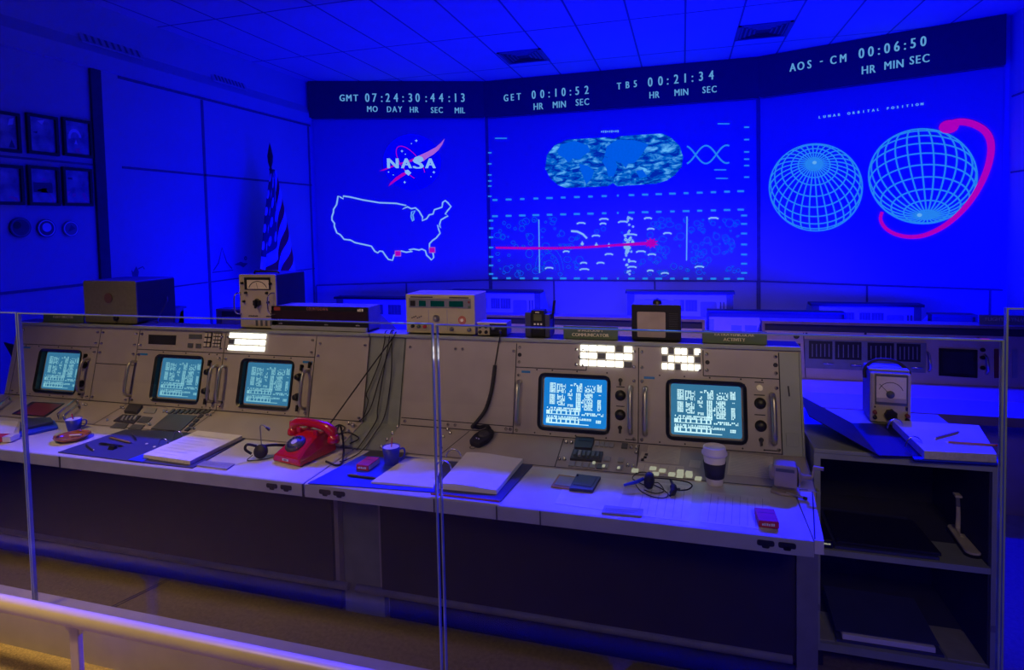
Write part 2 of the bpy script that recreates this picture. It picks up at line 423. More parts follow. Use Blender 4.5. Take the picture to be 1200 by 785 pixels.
S('wall_left', MB().box(WF, XL-.12, XL, 1.7, 9.6, -.6, ZC), M['wall'])
S('wall_right', MB().box(WF, XR, XR+.12, 3.4, 9.2, -.6, ZC), M['wall'])
# sloped bulkhead along the top of the left wall
xz = Fr((0, 0, 0), (1, 0, 0), (0, 0, 1), (0, -1, 0))
S('trim_3', MB().prism(Fr((0, 1.7, 0), (1, 0, 0), (0, 0, 1), (0, 1, 0)), [(XL-.02, 3.345), (XL+.06, 3.345), (XL+.06, 3.50), (XL-.02, 3.66)], 0, 6.55), M['wall'])
WL = Fr((XL, 0, 0), (0, 1, 0), (0, 0, 1), (1, 0, 0))     # u = Y, v = Z, w = into the room
g = MB(); g.box(WL, 4.95, 8.3, 3.315, 3.345, 0, .006); S('trim_4', g, M['groove'])  # dark strip painted as the shadow line below the bulkhead
for i, (u0, u1, v0, v1) in enumerate(((6.06, 6.10, -.2, 3.31), (4.95, 8.28, 2.385, 2.41), (4.95, 6.05, 1.075, 1.09), (6.10, 8.28, 1.075, 1.09), (8.22, 8.26, -.2, 3.31))):
    S('trim_%d' % (5+i), MB().box(WL, u0, u1, v0, v1, 0, .006), M['groove'])
S('trim_10', MB().box(WL, 4.63, 4.74, -.2, 3.42, 0, .03).box(WL, 2.6, 4.63, 3.375, 3.42, 0, .03), M['jamb'])
S('trim_11', MB().box(WL, 2.6, 4.63, 2.385, 2.405, 0, .006).box(WL, 2.6, 4.63, 1.205, 1.23, 0, .006), M['groove'])
S('trim_12', MB().box(WL, 4.74, 4.93, -.2, 3.345, 0, .022), M['wall'])
# screen wall: three facets, flat and angled like the room's front
def facet(P, ang, length, name, n=0):
    f = upright(P.x, P.y, 0, ang); return f
FC = upright(SL.x, SL.y, 0, math.atan2(SR.y-SL.y, SR.x-SL.x)); LC = (SR-SL).length
FR = upright(SR.x, SR.y, 0, AR); LR = (XR-SR.x)/math.cos(AR)
FL = Fr(SL, (math.cos(AL), math.sin(AL), 0), (0, 0, 1), (math.sin(AL), -math.cos(AL), 0)); LLn = (SL.x-XL)/math.cos(AL)
for f, a, b in ((FL, -LLn-.1, 0), (FC, 0, LC), (FR, 0, LR+.1)):
    S('wall_front', MB().box(f, a, b, -.6, ZC, -.15, -.02), M['wall'])
k = 13
for f, us in ((FL, (-2.77, -1.35)), (FC, (.02, 1.06, 2.62, LC-.02)), (FR, (1.35, 2.62))):
    for u in us: S('trim_%d' % k, MB().box(f, u-.012, u+.012, -.4, ZS-.03, -.02, -.012), M['groove']); k += 1
for f, a, b in ((FL, -LLn+.02, -.01), (FC, .01, LC-.01), (FR, .01, LR-.04)):
    S('trim_%d' % k, MB().box(f, a, b, ZS-.028, ZS-.008, -.02, .0), M['groove']); k += 1
for f, u in ((FC, -.0), (FC, LC)):
    S('trim_%d' % k, MB().box(f, u-.022, u+.022, -.4, 3.44, -.02, -.004), M['groove']); k += 1
S('trim_%d' % k, MB().box(Fr((XR, 0, 0), (0, 1, 0), (0, 0, 1), (-1, 0, 0)), 5.5, 8.3, 3.05, 3.07, 0, .01).box(Fr((XR, 0, 0), (0, 1, 0), (0, 0, 1), (-1, 0, 0)), 5.5, 8.3, 2.18, 2.20, 0, .01), M['groove']); k += 1

# ------------------------------------------------------------------ clock fascia (the banner above the screens)
def pxs(f, pts): return [f.px(x, y) for x, y in pts]
def fascia(f, a, b, label):
    t = thing('clock_fascia', f.p((a+b)/2, 3.44, .06), label, 'display')
    MB().box(f, a, b, 3.44, ZC-.003, -.01, .10).build('fascia_board', M['fascia'], t)
    return t
bL = fascia(FL, -LLn+.03, -.035, 'dark clock fascia above the country outline, reading GMT 07:24:30:44:13')
bC = fascia(FC, -.0, LC, 'long dark clock fascia above the middle screen, reading GET 00:10:52 and TB5')
bR = fascia(FR, .03, LR-.05, 'dark clock fascia above the screen with two wire globes, reading AOS - CM 00:06:50')
def off(f, w): return Fr(f.p(0, 0, w), f.U, f.V, f.W)
def clock(f, t, name, st, p0, p1, h_px, cond=.8, bold=.004):
    """characters centred evenly between pixel centres p0 and p1 (baseline)"""
    g = off(f, .102); a = g.px(*p0); b = g.px(*p1); q = g.px(p0[0], p0[1]-h_px); h = q[1]-a[1]
    n = len(st)-1 or 1
    MB().chars(g, [(c, a[0]+(b[0]-a[0])*i/n, a[1]+(b[1]-a[1])*i/n+(h*.12 if c == '-' else 0)) for i, c in enumerate(st)], h, 0, cond, bold).build(name, M['numeral'], t)
def words(f, t, ws, h_px):
    g = off(f, .102); m = MB()
    for wd_, x, y in ws:
        a = g.px(x, y); q = g.px(x, y-h_px); m.text(g, wd_, a[0], a[1], q[1]-a[1], 0, .78, .22, bold=.003)
    m.build('unit_words', M['numeral'], t)
clock(FL, bL, 'clock_name', 'GMT', (401, 118.5), (417, 118.5), 8)
gL = off(FL, .102)
def spaced(f, t, name, items, h_px, cond=.72, bold=.004):
    g = off(f, .102); m = MB()
    for st, xs, y in items:
        for c, x in zip(st, xs):
            yy = y if not isinstance(y, tuple) else y[0]+(y[1]-y[0])*(x-xs[0])/(xs[-1]-xs[0])
            if c == '-': yy -= h_px*.25
            a = g.px(x, yy); q = g.px(x, yy-h_px); m.chars(g, [(c, a[0], a[1])], q[1]-a[1], 0, cond, bold)
    m.build(name, M['numeral'], t)
spaced(FL, bL, 'clock_numerals', [('07:24:30:44:13', (430.5, 439, 447.5, 454.5, 464, 472.5, 481, 489.5, 499.5, 507, 517, 526.5, 534, 542.5), 119.3)], 10.3)
words(FL, bL, [('MO', 436.5, 131), ('DAY', 462.5, 131.3), ('HR', 485.5, 131.8), ('SEC', 512, 132.2), ('MIL', 539, 132.6)], 7)
spaced(FC, bC, 'clock_name', [('GET', (593, 600.5, 608), (118.6, 117)), ('TB5', (725.5, 735.5, 744.5), (104.7, 102))], 8.2)
spaced(FC, bC, 'clock_numerals', [('00:10:52', (625.5, 635.5, 643.5, 651.5, 660.5, 668.5, 676.5, 687.5), (115.7, 110))], 10)
spaced(FC, bC, 'clock_numerals', [('00:21:34', (762, 774, 782.5, 792.5, 803, 811.5, 821.5, 833.5), (101.3, 93.2))], 11)
words(FC, bC, [('HR', 631, 128.3), ('MIN', 655.5, 126.2), ('SEC', 682.5, 123.3), ('HR', 767, 114.9), ('MIN', 798.5, 111.8), ('SEC', 831.5, 108.6)], 8)
spaced(FR, bR, 'clock_name', [('AOS-CM', (929, 938.5, 948.5, 962.5, 976.5, 988), (83.5, 72.8))], 9.8)
gg = off(FR, .102)
FRt = gg
spaced(FR, bR, 'clock_numerals', [('00:06:50', (1009.5, 1020.5, 1030, 1039.5, 1051, 1060.5, 1070, 1082), (68, 53.9))], 12)
words(FR, bR, [('HR', 1018, 86), ('MIN', 1047.5, 80.2), ('SEC', 1077.5, 74)], 9.8)

# ------------------------------------------------------------------ projection screens
def screen(f, a, b, label):
    t = thing('projection_screen', f.p((a+b)/2, ZS, 0), label, 'screen')
    MB().box(f, a, b, ZS, 3.42, -.018, 0).build('screen_cloth', M['screen'], t); return t
s1 = screen(FL, -2.72, -.03, 'left projection screen showing a round insignia over an outline map of the country')
s2 = screen(FC, .03, LC-.03, 'wide middle projection screen with the earth picture above a cratered moon chart')
s3 = screen(FR, .03, LR-.06, 'right projection screen showing two wire-frame globes and a magenta orbit')
def sp_(f): return off(f, .004)
def rib(f, t, name, lists, wd, m, closed=False, w=.004):
    g = off(f, w); mb = MB()
    for pts in lists: mb.ribbon(g, pxs(g, pts), wd, 0, closed)
    return mb.build(name, m, t)
# insignia
g = off(FL, .004); c = g.px(483, 190); rx = g.px(517, 190)[0]-c[0]; ry = c[1]-g.px(483, 223)[1]
MB().poly(g, [(c[0]+rx*math.cos(i*pi/24), c[1]+ry*math.sin(i*pi/24)) for i in range(48)], 0).build('insignia_disc', M['projdisc'], s1)
def cr(pts, x0, y0, s): return [(x0+x/s, y0+y/s) for x, y in pts]
def C5(pts): return cr(pts, 440, 150, 10.467)
g = off(FL, .008)
wing = [(48, 528), (120, 497), (200, 460), (430, 388), (520, 340), (640, 290), (745, 232), (800, 180), (848, 130), (820, 190), (770, 265), (720, 315), (650, 350), (590, 400), (555, 385), (430, 415), (300, 445), (190, 480), (110, 515)]
MB().poly(g, pxs(g, C5([(48, 528), (200, 462), (430, 388), (520, 345), (560, 385), (430, 415), (300, 445), (110, 518)])), 0).build('insignia_wing', M['projred'], s1)
MB().poly(g, pxs(g, C5([(520, 345), (640, 290), (745, 232), (805, 180), (848, 130), (820, 200), (770, 272), (715, 322), (640, 365), (585, 410), (555, 385)])), 0).build('insignia_wing', M['projpink'], s1)
MB().poly(g, pxs(g, C5([(158, 715), (180, 675), (250, 605), (330, 552), (400, 530), (390, 560), (310, 610), (215, 675)])), 0).build('insignia_wing', M['projred'], s1)
el = []
for i in range(6, 44):
    a = 2*pi*i/48; x, y = 250*math.cos(a), 108*math.sin(a); th = math.radians(52)
    el.append((430+x*math.cos(th)-y*math.sin(th), 430+x*math.sin(th)+y*math.cos(th)))
rib(FL, s1, 'insignia_orbit', [C5(el)], .012, M['projred'], w=.010)
mb = MB(); g = off(FL, .012)
for x, y, r in ((500, 155, 20), (440, 190, 11), (325, 283, 19), (367, 321, 11), (160, 540, 13), (220, 575, 11), (716, 542, 20), (680, 597, 11), (358, 665, 20)):
    P = []
    for i in range(8):
        a = i*pi/4+pi/2; q = r if i % 2 == 0 else r*.38; P.append((x+q*math.cos(a), y+q*math.sin(a)))
    mb.poly(g, pxs(g, C5(P)), 0)
mb.build('insignia_star', M['projh'], s1)
def word_px(f, t, st, boxes, m, name, w, bold=.006):
    g = off(f, w); mb = MB()
    for ch, (x0, y0, x1, y1) in zip(st, boxes):
        vs, fs, gw = glyph(ch); a = g.px(x0, y1); b = g.px(x1, y1); cc = g.px(x0, y0)
        hmax = max(v[1] for v in vs); kx = (b[0]-a[0])/gw; ky = (cc[1]-a[1])/hmax
        for d in (-bold, 0, bold): mb.add([g.p(a[0]+x*kx+d, a[1]+y*ky+(b[1]-a[1])*x/gw) for x, y in vs], fs)
    mb.build(name, m, t)
word_px(FL, s1, 'NASA', [tuple(v for p in C5([(x0, y0), (x1, y1)]) for v in p) for x0, y0, x1, y1 in ((152, 372, 278, 492), (322, 372, 440, 492), (468, 368, 585, 496), (618, 372, 732, 492))], M['projh'], 'insignia_letters', .014, bold=.012)
mb = MB(); g = off(FL, .015)
mb.poly(g, pxs(g, C5([(480, 360), (530, 342), (575, 355), (592, 390), (560, 420), (500, 430), (465, 400)])), 0)
mb.poly(g, pxs(g, C5([(360, 520), (400, 512), (440, 550), (405, 585), (362, 548)])), 0)
mb.build('insignia_spark', M['projh'], s1)
usa = [(108, 98), (126, 106), (148, 120), (148, 98), (200, 105), (300, 128), (430, 150), (560, 155), (640, 172), (610, 200), (650, 182), (680, 197), (712, 190), (740, 215), (768, 262), (765, 290), (800, 275), (820, 245), (850, 238), (860, 205), (920, 185), (925, 148), (945, 133), (965, 150), (990, 180), (965, 210), (945, 238), (967, 252), (912, 284), (900, 320), (912, 345), (884, 325), (895, 362), (905, 388), (875, 425), (845, 446), (822, 470), (822, 510), (850, 545), (855, 578), (838, 597), (800, 560), (790, 525), (762, 512), (740, 520), (700, 512), (660, 518), (688, 530), (640, 537), (600, 527), (575, 547), (545, 560), (533, 600), (500, 592), (480, 566), (455, 530), (432, 528), (418, 542), (395, 530), (368, 490), (335, 482), (240, 462), (205, 442), (155, 436), (125, 400), (98, 385), (78, 335), (80, 312), (60, 285), (60, 258), (72, 225), (72, 203), (96, 165)]
def C4(pts): return cr(pts, 380, 215, 6.667)
rib(FL, s1, 'map_outline', [C4(usa)], .022, M['projh'], closed=True)
rib(FL, s1, 'map_lake', [C4([(710, 212), (682, 222), (678, 260), (690, 294), (700, 285), (692, 246)])], .018, M['projw'], closed=True)
for x, y in ((575, 547), (843, 520)):
    g = off(FL, .008); MB().poly(g, pxs(g, C4([(x-22, y-20), (x+22, y-20), (x+22, y+20), (x-22, y+20)])), 0).build('map_marker', M['projred'], s1)
    rib(FL, s1, 'map_marker_outline', [C4([(x-22, y-20), (x+22, y-20), (x+22, y+20), (x-22, y+20)])], .012, M['projpink'], True, w=.010)
# middle screen
def C6(pts): return cr(pts, 620, 60, 4.3615)
g = off(FC, .004)
MB().poly(g, pxs(g, C6([(430, 448), (410, 440), (300, 446), (190, 453), (130, 482), (92, 530), (82, 600), (110, 652), (150, 685), (190, 698), (400, 690), (430, 674), (450, 690), (650, 677), (705, 660), (745, 632), (780, 590), (787, 540), (770, 485), (725, 441), (680, 421), (560, 428), (460, 436)])), 0).build('earth_picture', M['earth'], s2, label='cloudy earth picture in two lobes')
g = off(FC, .006); mb = MB()
for P in (((145, 505), (165, 475), (235, 458), (300, 480), (312, 512), (275, 535), (262, 552), (225, 548), (200, 570), (180, 545), (150, 530)),
          ((255, 575), (300, 585), (332, 610), (322, 645), (292, 682), (280, 650), (262, 605)), ((372, 560), (385, 540), (440, 552), (452, 590), (432, 640), (405, 640), (395, 600)),
          ((385, 535), (398, 485), (450, 452), (540, 455), (610, 475), (575, 530), (540, 570), (505, 575), (495, 600), (478, 575), (440, 560)), ((545, 612), (580, 605), (605, 640), (565, 648))):
    mb.poly(g, pxs(g, C6(P)), 0)
mb.build('land_outline', M['land'], s2)
rib(FC, s2, 'orbit_wave', [[(805+i*1.6, 181.5-10.5*math.sin(i*1.6/50*2.05*pi*1.0-1.3)-i*.03) for i in range(32)], [(805+i*1.6, 181.5+10.5*math.sin(i*1.6/50*2.05*pi-1.3)-i*.03) for i in range(32)]], .022, M['proj'])
mb = MB(); g = off(FC, .004); rnd = random.Random(3)
def tick(x, y, w, h=2.0):
    mb.poly(g, pxs(g, [(x-w/2, y-h/2), (x+w/2, y-h/2), (x+w/2, y+h/2), (x-w/2, y+h/2)]), 0)
for i in range(19):
    x = 580+i*16
    for y0, y1 in ((234.3, 224), (253.3, 245.6), (326, 326.6)):
        y = y0+(y1-y0)*i/18
        ww = 2 if i == 9 else rnd.uniform(5, 8)
        tick(x, y, ww, 2.2)
for i, y in enumerate((258.5, 267.5, 278, 290, 301, 311, 321)): tick(575.5, y, 5, 2); tick(872, y-6+i*.8, 7, 2)
for i, y in enumerate((179, 192, 205, 212, 218, 230)): tick(574, y, 4, 1.6); tick(875, y-30+i*1.5, 6, 1.6)
for x, y in ((848, 145), (844, 199), (846, 209), (587, 162)): tick(x, y, 14, 1.3)
mb.build('chart_ticks', M['proj'], s2)
mb = MB(); g = off(FC, .004)
for i in range(9): tick(705+i*2.4, 154.3-i*.08, 1.2, 1.6+(i % 3)*.5)
mb.build('chart_caption', M['projw'], s2)
mb = MB(); g = off(FC, .005)
for i in range(210):
    x = rnd.uniform(581, 866); y = rnd.uniform(256, 322)
    if 685 < x < 745 and rnd.random() < .75: continue
    u, v = g.px(x, y); r = rnd.choice((.012, .018, .025, .035, .045, .06)); mb.ring(g, u, v, r, .0085, 0, 10, r*rnd.uniform(.7, 1.2))
for R_ in (.10, .17, .23): u, v = g.px(643.5, 308); mb.ribbon(g, [(u+R_*math.cos(a*pi/10), v-.12+R_*1.6*math.sin(a*pi/10)) for a in range(0, 11)], .008, 0)
mb.build('moon_craters', M['projdim'], s2)
mb = MB(); g = off(FC, .007)
def cc(x0, y0, s, pts): return [(x0+x/s, y0+y/s) for x, y in pts]
def C7(pts): return cr(pts, 560, 130, 3.7375)
for x, y, w in ((452, 490, 38), (552, 472, 40), (548, 492, 28), (635, 484, 42), (745, 468, 34), (517, 545, 36), (668, 540, 58), (757, 515, 32), (830, 534, 36), (1032, 468, 44), (387, 614, 28), (574, 626, 36), (714, 614, 42), (762, 627, 36), (463, 664, 30), (537, 664, 34), (676, 658, 34), (312, 686, 36), (466, 692, 42), (675, 682, 40), (755, 698, 28), (819, 709, 34), (970, 681, 40)):
    mb.ribbon(g, pxs(g, C7([(x-w/2, y+5), (x-w/4, y), (x+w/4, y), (x+w/2, y+4)])), .022, 0)
mb.ribbon(g, pxs(g, C7([(408, 526), (435, 528), (460, 540), (478, 558)])), .03, 0)
for i in range(30):
    x = 657+rnd.gauss(0, 7); y = rnd.uniform(465, 715); mb.ring(g, *g.px(*C7([(x, y)])[0]), .012, .012, 0, 6)
for i in range(26):
    x = 656+rnd.gauss(0, 6); y = 595+rnd.gauss(0, 16); mb.ring(g, *g.px(*C7([(x, y)])[0]), .018, .02, 0, 6)
for x, y in ((457, 582), (519, 588), (574, 590), (678, 574)): mb.ribbon(g, pxs(g, C7([(x, y-12), (x, y+4)])), .012, 0); mb.ring(g, *g.px(*C7([(x, y)])[0]), .016, .018, 0, 8)
mb.build('moon_chart_marks', M['projh'], s2)
rib(FC, s2, 'chart_meridian', [C7([(267, 475), (270, 710)]), C7([(916, 462), (914, 655)])], .014, M['projw'], w=.006)
g = off(FC, .010)
MB().ribbon(g, pxs(g, C7([(78, 599), (200, 601), (350, 601), (480, 597), (600, 588), (740, 580), (770, 578)])), [.03, .035, .035, .035, .035, .05, .09], 0).build('track_line', M['projred'], s2, label='magenta ground track')
u, v = g.px(*C7([(760, 579)])[0]); mb = MB()
mb.poly(g, [(u+(.11 if i % 2 else .055)*math.cos(i*pi/9), v+(.085 if i % 2 else .05)*math.sin(i*pi/9)) for i in range(18)], .002); mb.build('track_head', M['projred'], s2)
# right screen: wire globes
def wire(cx_, cy_, rx_, ry_, tilt, roll, nm, lats, wd):
    out = []
    def pr(lat, lon):
        x = math.cos(lat)*math.sin(lon); y = math.sin(lat); z = math.cos(lat)*math.cos(lon)
        y2 = y*math.cos(tilt)-z*math.sin(tilt); z2 = y*math.sin(tilt)+z*math.cos(tilt)
        return (cx_+rx_*(x*math.cos(roll)-y2*math.sin(roll)), cy_-ry_*(y2*math.cos(roll)+x*math.sin(roll)), z2)
    def runs(P, thr=-.02):
        cur = []
        for p in P:
            if p[2] > thr: cur.append(p[:2])
            else:
                if len(cur) > 1: out.append(cur)
                cur = []
        if len(cur) > 1: out.append(cur)
    for i in range(nm): runs([pr(math.radians(a), 2*pi*i/nm) for a in range(-90, 91, 6)])
    for la in lats: runs([pr(math.radians(la), 2*pi*j/72) for j in range(73)])
    out.append([(cx_+rx_*math.cos(2*pi*j/64), cy_+ry_*math.sin(2*pi*j/64)) for j in range(65)])
    return out
rib(FR, s3, 'wire_globe', wire(956, 219.5, 54.5, 51, math.radians(57), math.radians(4), 32, (-75, -60, -45, -30, -15, 0, 15, 30, 45, 60, 70, 80), 0), .015, M['proj'])
rib(FR, s3, 'wire_globe', wire(1081.5, 206.5, 63.5, 55.5, math.radians(-34), math.radians(5), 26, (-80, -65, -50, -35, -20, -5, 10, 25, 40, 55), 0), .016, M['proj'])
for x, y in ((954.5, 190.5), (1077.5, 252)):
    g = off(FR, .006); u, v = g.px(x, y); MB().ring(g, u, v, .014, .026, 0, 16, .010).build('globe_pole', M['projw'], s3)
orb = [(487, 640), (482, 665), (500, 695), (540, 716), (590, 722), (640, 712), (700, 680), (760, 625), (805, 560), (835, 490), (845, 425), (830, 380), (790, 353), (740, 344), (690, 360)]
g = off(FR, .009); P = spline([Vector((x, y, 0)) for x, y in orb], 5)
MB().ribbon(g, pxs(g, cr([(p.x, p.y) for p in P], 860, 20, 2.803)), [.035+.05*i/len(P) for i in range(len(P))], 0).build('orbit_ring', M['projred'], s3, label='magenta orbit ring')
g = off(FR, .011); u, v = g.px(*cr([(706, 360)], 860, 20, 2.803)[0]); MB().ring(g, u, v, .05, .1, 0, 14, .03).build('orbit_marker', M['projred'], s3)
mb = MB(); g = off(FR, .004)
st = 'LUNAR ORBITAL POSITION'
for i, ch in enumerate(st):
    x = 960.5+i*(1080.5-960.5)/(len(st)-1); y = 137.5+(122-137.5)*i/(len(st)-1); a = g.px(x, y+1.2); b = g.px(x, y-1.8); mb.chars(g, [(ch, a[0], a[1])], b[1]-a[1], 0, .9, .002)
mb.build('globe_caption', M['projw'], s3)

# ------------------------------------------------------------------ ceiling vents and wall grilles
def ceil_vent(pc, label):
    p = onZ(pc[0], pc[1], ZC); f = Fr((p.x, p.y, ZC), (1, 0, 0), (0, -1, 0), (0, 0, -1))
    t = thing('ceiling_vent', (p.x, p.y, ZC), label, 'vent', 'vents in the ceiling'); a = .30
    m = MB()
    for b in ((-a, a, -a, -a+.035), (-a, a, a-.035, a), (-a, -a+.035, -a, a), (a-.035, a, -a, a)): m.box(f, *b, 0, .012)
    m.build('vent_frame', M['vent'], t); MB().box(f, -a+.03, a-.03, -a+.03, a-.03, -.0, .002).build('duct_opening', M['inside'], t)
    for i in range(1, 5):
        r = a-.035-.05*i+.02
        m = MB()
        for (x0, y0, x1, y1) in ((-r, -r, r, -r), (r, -r, r, r), (r, r, -r, r), (-r, r, -r, -r)):
            nx, ny = (y1-y0), -(x1-x0); l = math.hypot(nx, ny); nx, ny = nx/l*.035, ny/l*.035
            q = [f.p(x0, y0, .012), f.p(x1, y1, .012), f.p(x1+nx*.6, y1+ny*.6, .004), f.p(x0+nx*.6, y0+ny*.6, .004)]
            m.add(q, [(0, 1, 2, 3)])
        m.build('louvre', M['vent'], t)
ceil_vent((614, 66), 'square louvred ceiling vent above the middle screen, the smaller in view')
ceil_vent((894, 36), 'square louvred ceiling vent toward the right, nearer the viewer')
def grille(y0, y1, label):
    t = thing('wall_grille', (XL+.06, (y0+y1)/2, 3.6), label, 'vent', 'slot grilles high on the left wall')
    f = Fr((XL+.035, 0, 3.60), (0, 1, 0), (-.45, 0, .9), (.9, 0, .45))
    f = Fr((XL+.0, 0, 3.62), (0, 1, 0), (-.447, 0, .894), (.894, 0, .447))
    MB().box(f, y0, y1, -.055, .055, .01, .022).build('grille_plate', M['wall'], t)
    n = 9
    for i in range(n):
        u = y0+.06+(y1-y0-.12)*i/(n-1); MB().box(f, u-.013, u+.013, -.04, .04, .02, .026).build('slot', M['groove'], t)
grille(4.55, 5.25, 'pale slot grille high on the left wall near the dark doorway jamb')
grille(6.25, 6.85, 'pale slot grille high on the left wall nearer the screens')

# ------------------------------------------------------------------ pictures and plaques on the left wall
def picture(x0, y0, x1, y1, label, art):
    a = onX(x0, y1, XL); b = onX(x1, y0, XL); c_ = onX(x0, y0, XL); d = onX(x1, y1, XL)
    u0, u1 = (a.y+c_.y)/2, (b.y+d.y)/2; v0, v1 = (a.z+d.z)/2, (b.z+c_.z)/2
    t = thing('framed_picture', (XL, (u0+u1)/2, v0), label, 'picture', 'framed pictures on the left wall')
    w = .028; m = MB()
    for q in ((u0, u1, v0, v0+w), (u0, u1, v1-w, v1), (u0, u0+w, v0+w, v1-w), (u1-w, u1, v0+w, v1-w)): m.box(WL, *q, 0, .03)
    m.build('frame', M['black'], t, bevel=.003)
    MB().box(WL, u0+w*.8, u1-w*.8, v0+w*.8, v1-w*.8, 0, .012).build('print', M['artpaper'], t)
    for nm, mt, pts in art:
        MB().poly(WL, [(u0+w+(u1-u0-2*w)*x, v0+w+(v1-v0-2*w)*y) for x, y in pts], .0135).build(nm, mt, t)
M['artpaper'] = mat('art_paper', (.40, .40, .42), .5, var=.5, scale=9)
M['artdark'] = mat('art_dark', (.08, .08, .10), .6); M['artpink'] = mat('art_pink', (.95, .30, .38), .6, emis=(.35, .05, .16), es=.35)
M['artpink'].node_tree.nodes['Principled BSDF'].inputs['Emission Strength'].default_value = 0
M['artgold'] = mat('art_gold', (.95, .62, .25), .6)
arc = lambda cx_, cy_, r, a0, a1, th: [(cx_+r*math.cos(a0+(a1-a0)*i/8), cy_+r*math.sin(a0+(a1-a0)*i/8)) for i in range(9)]+[(cx_+(r-th)*math.cos(a1+(a0-a1)*i/8), cy_+(r-th)*math.sin(a1+(a0-a1)*i/8)) for i in range(9)]
M['artlight'] = mat('art_light', (.75, .75, .8), .6)
picture(-12, 131, 22, 178, 'black-framed picture with pale corner shapes, upper row, cut by the frame edge', [('painted_shape', M['artlight'], [(.6, .7), (.85, .75), (.9, .95), (.7, .9)]), ('painted_shape', M['artdark'], [(.6, .05), (.75, .3), (.9, .05)])])
picture(30, 135, 66.5, 181.5, 'plain pale black-framed picture, middle of the upper row', [('painted_shape', M['artlight'], [(.3, .9), (.5, .8), (.6, .95)]), ('painted_shape', M['artdark'], [(.1, .55), (.3, .6), (.28, .52)])])
picture(72, 140, 106, 184, 'black-framed picture with a pale arch, right end of the upper row', [('painted_shape', M['artlight'], arc(.4, .5, .28, .1, pi+.2, .1)), ('painted_shape', M['artpink'], [(.35, .15), (.6, .2), (.55, .1), (.7, .03), (.45, .05)]), ('painted_shape', M['artlight'], [(.36, .3), (.44, .45), (.5, .3)])])
picture(-12, 193, 26, 240, 'black-framed picture with a pink sweep at the bottom, lower row, cut by the frame edge', [('painted_shape', M['artpink'], [(.5, .12), (.9, .02), (.88, .12), (.6, .17)])])
picture(31, 195, 68, 241, 'black-framed picture with a dark craft over a pink curve, middle of the lower row', [('painted_shape', M['artdark'], [(.1, .3), (.85, .3), (.85, .6), (.1, .6)]), ('painted_shape', M['artgold'], [(.38, .3), (.6, .3), (.62, .44), (.4, .42)]), ('painted_shape', M['artpink'], arc(.4, -.1, .5, .2, 1.9, .05)), ('painted_shape', M['artpink'], [(.4, .65), (.65, .68), (.5, .75)])])
picture(72, 197, 106.5, 241.5, 'black-framed picture with pink and violet blobs, right end of the lower row', [('painted_shape', M['artpink'], [(.75, .1), (.95, .06), (.8, .34), (.66, .3)]), ('painted_shape', M['artpink'], [(.02, .34), (.25, .38), (.1, .28), (.05, .05)]), ('painted_shape', M['artpink'], [(.25, .2), (.4, .2), (.42, .3), (.28, .3)]), ('painted_shape', M['artdark'], [(.12, .72), (.3, .72), (.3, .78), (.12, .78)]), ('painted_shape', M['artpink'], [(.05, .0), (.95, .0), (.95, .03), (.05, .03)])])
for x, y, r, lab in ((22.5, 266.5, .088, 'dark round mission plaque with a small moon, first below the pictures'), (53, 267.5, .083, 'round mission plaque with a pale centre, middle of the three'), (81.5, 268, .075, 'plain grey round mission plaque, nearest the dark jamb')):
    p = onX(x, y, XL); t = thing('round_plaque', (XL, p.y, p.z-r), lab, 'plaque', 'round plaques on the left wall')
    MB().cyl(WL, p.y, p.z, 0, .02, r, n=28).build('disc', M['artdark'] if r > .08 else M['greycase'], t)
    MB().ring(WL, p.y, p.z, r*.86, r*.12, .021, 28).build('rim', M['artlight'] if r < .086 else M['greycase'], t)
    if r > .085: MB().cyl(WL, p.y-.03, p.z+.02, .02, .023, r*.36).build('emblem', M['black'], t)
    elif r > .08: MB().cyl(WL, p.y, p.z+.008, .02, .023, r*.5).build('emblem', M['artlight'], t)
    else: MB().poly(WL, [(p.y-.03, p.z-.03), (p.y+.04, p.z), (p.y, p.z+.04)], .022).build('emblem', M['artdark'], t)
# faint emblems painted on the wall beside the flag
p = onX(261, 316, XL); t = thing('wall_emblem', (XL, p.y, p.z), 'faint pointed arch emblem on the wall left of the flag', 'emblem')
MB().ribbon(WL, [(p.y-.16, p.z), (p.y-.07, p.z+.09), (p.y, p.z+.28), (p.y+.07, p.z+.09), (p.y+.16, p.z)], .016, .003).ribbon(WL, [(p.y-.18, p.z-.02), (p.y+.18, p.z-.02)], .012, .003).build('arch_line', M['groove'], t)
p = onX(283, 311, XL); t = thing('wall_emblem', (XL, p.y, p.z), 'small dark bird-like emblem on the wall close to the flag', 'emblem')
MB().poly(WL, [(p.y-.14, p.z+.02), (p.y-.03, p.z), (p.y+.03, p.z-.03), (p.y+.12, p.z+.02), (p.y+.04, p.z+.03), (p.y-.02, p.z+.05)], .003).ring(WL, p.y+.08, p.z+.09, .02, .02, .003, 8).build('emblem_shape', M['groove'], t)
p = onX(158, 322, XL); t = thing('wall_emblem', (XL, p.y, p.z), 'small dark leaf-shaped emblem on the wall above the speaker box', 'emblem')
MB().poly(WL, [(p.y-.03, p.z-.04), (p.y+.03, p.z-.05), (p.y+.05, p.z+.03), (p.y+.02, p.z+.09), (p.y-.02, p.z+.03), (p.y-.04, p.z+.06)], .003).ribbon(WL, [(p.y+.04, p.z+.06), (p.y+.10, p.z+.08), (p.y+.12, p.z+.05)], .012, .003).build('emblem_shape', M['groove'], t)

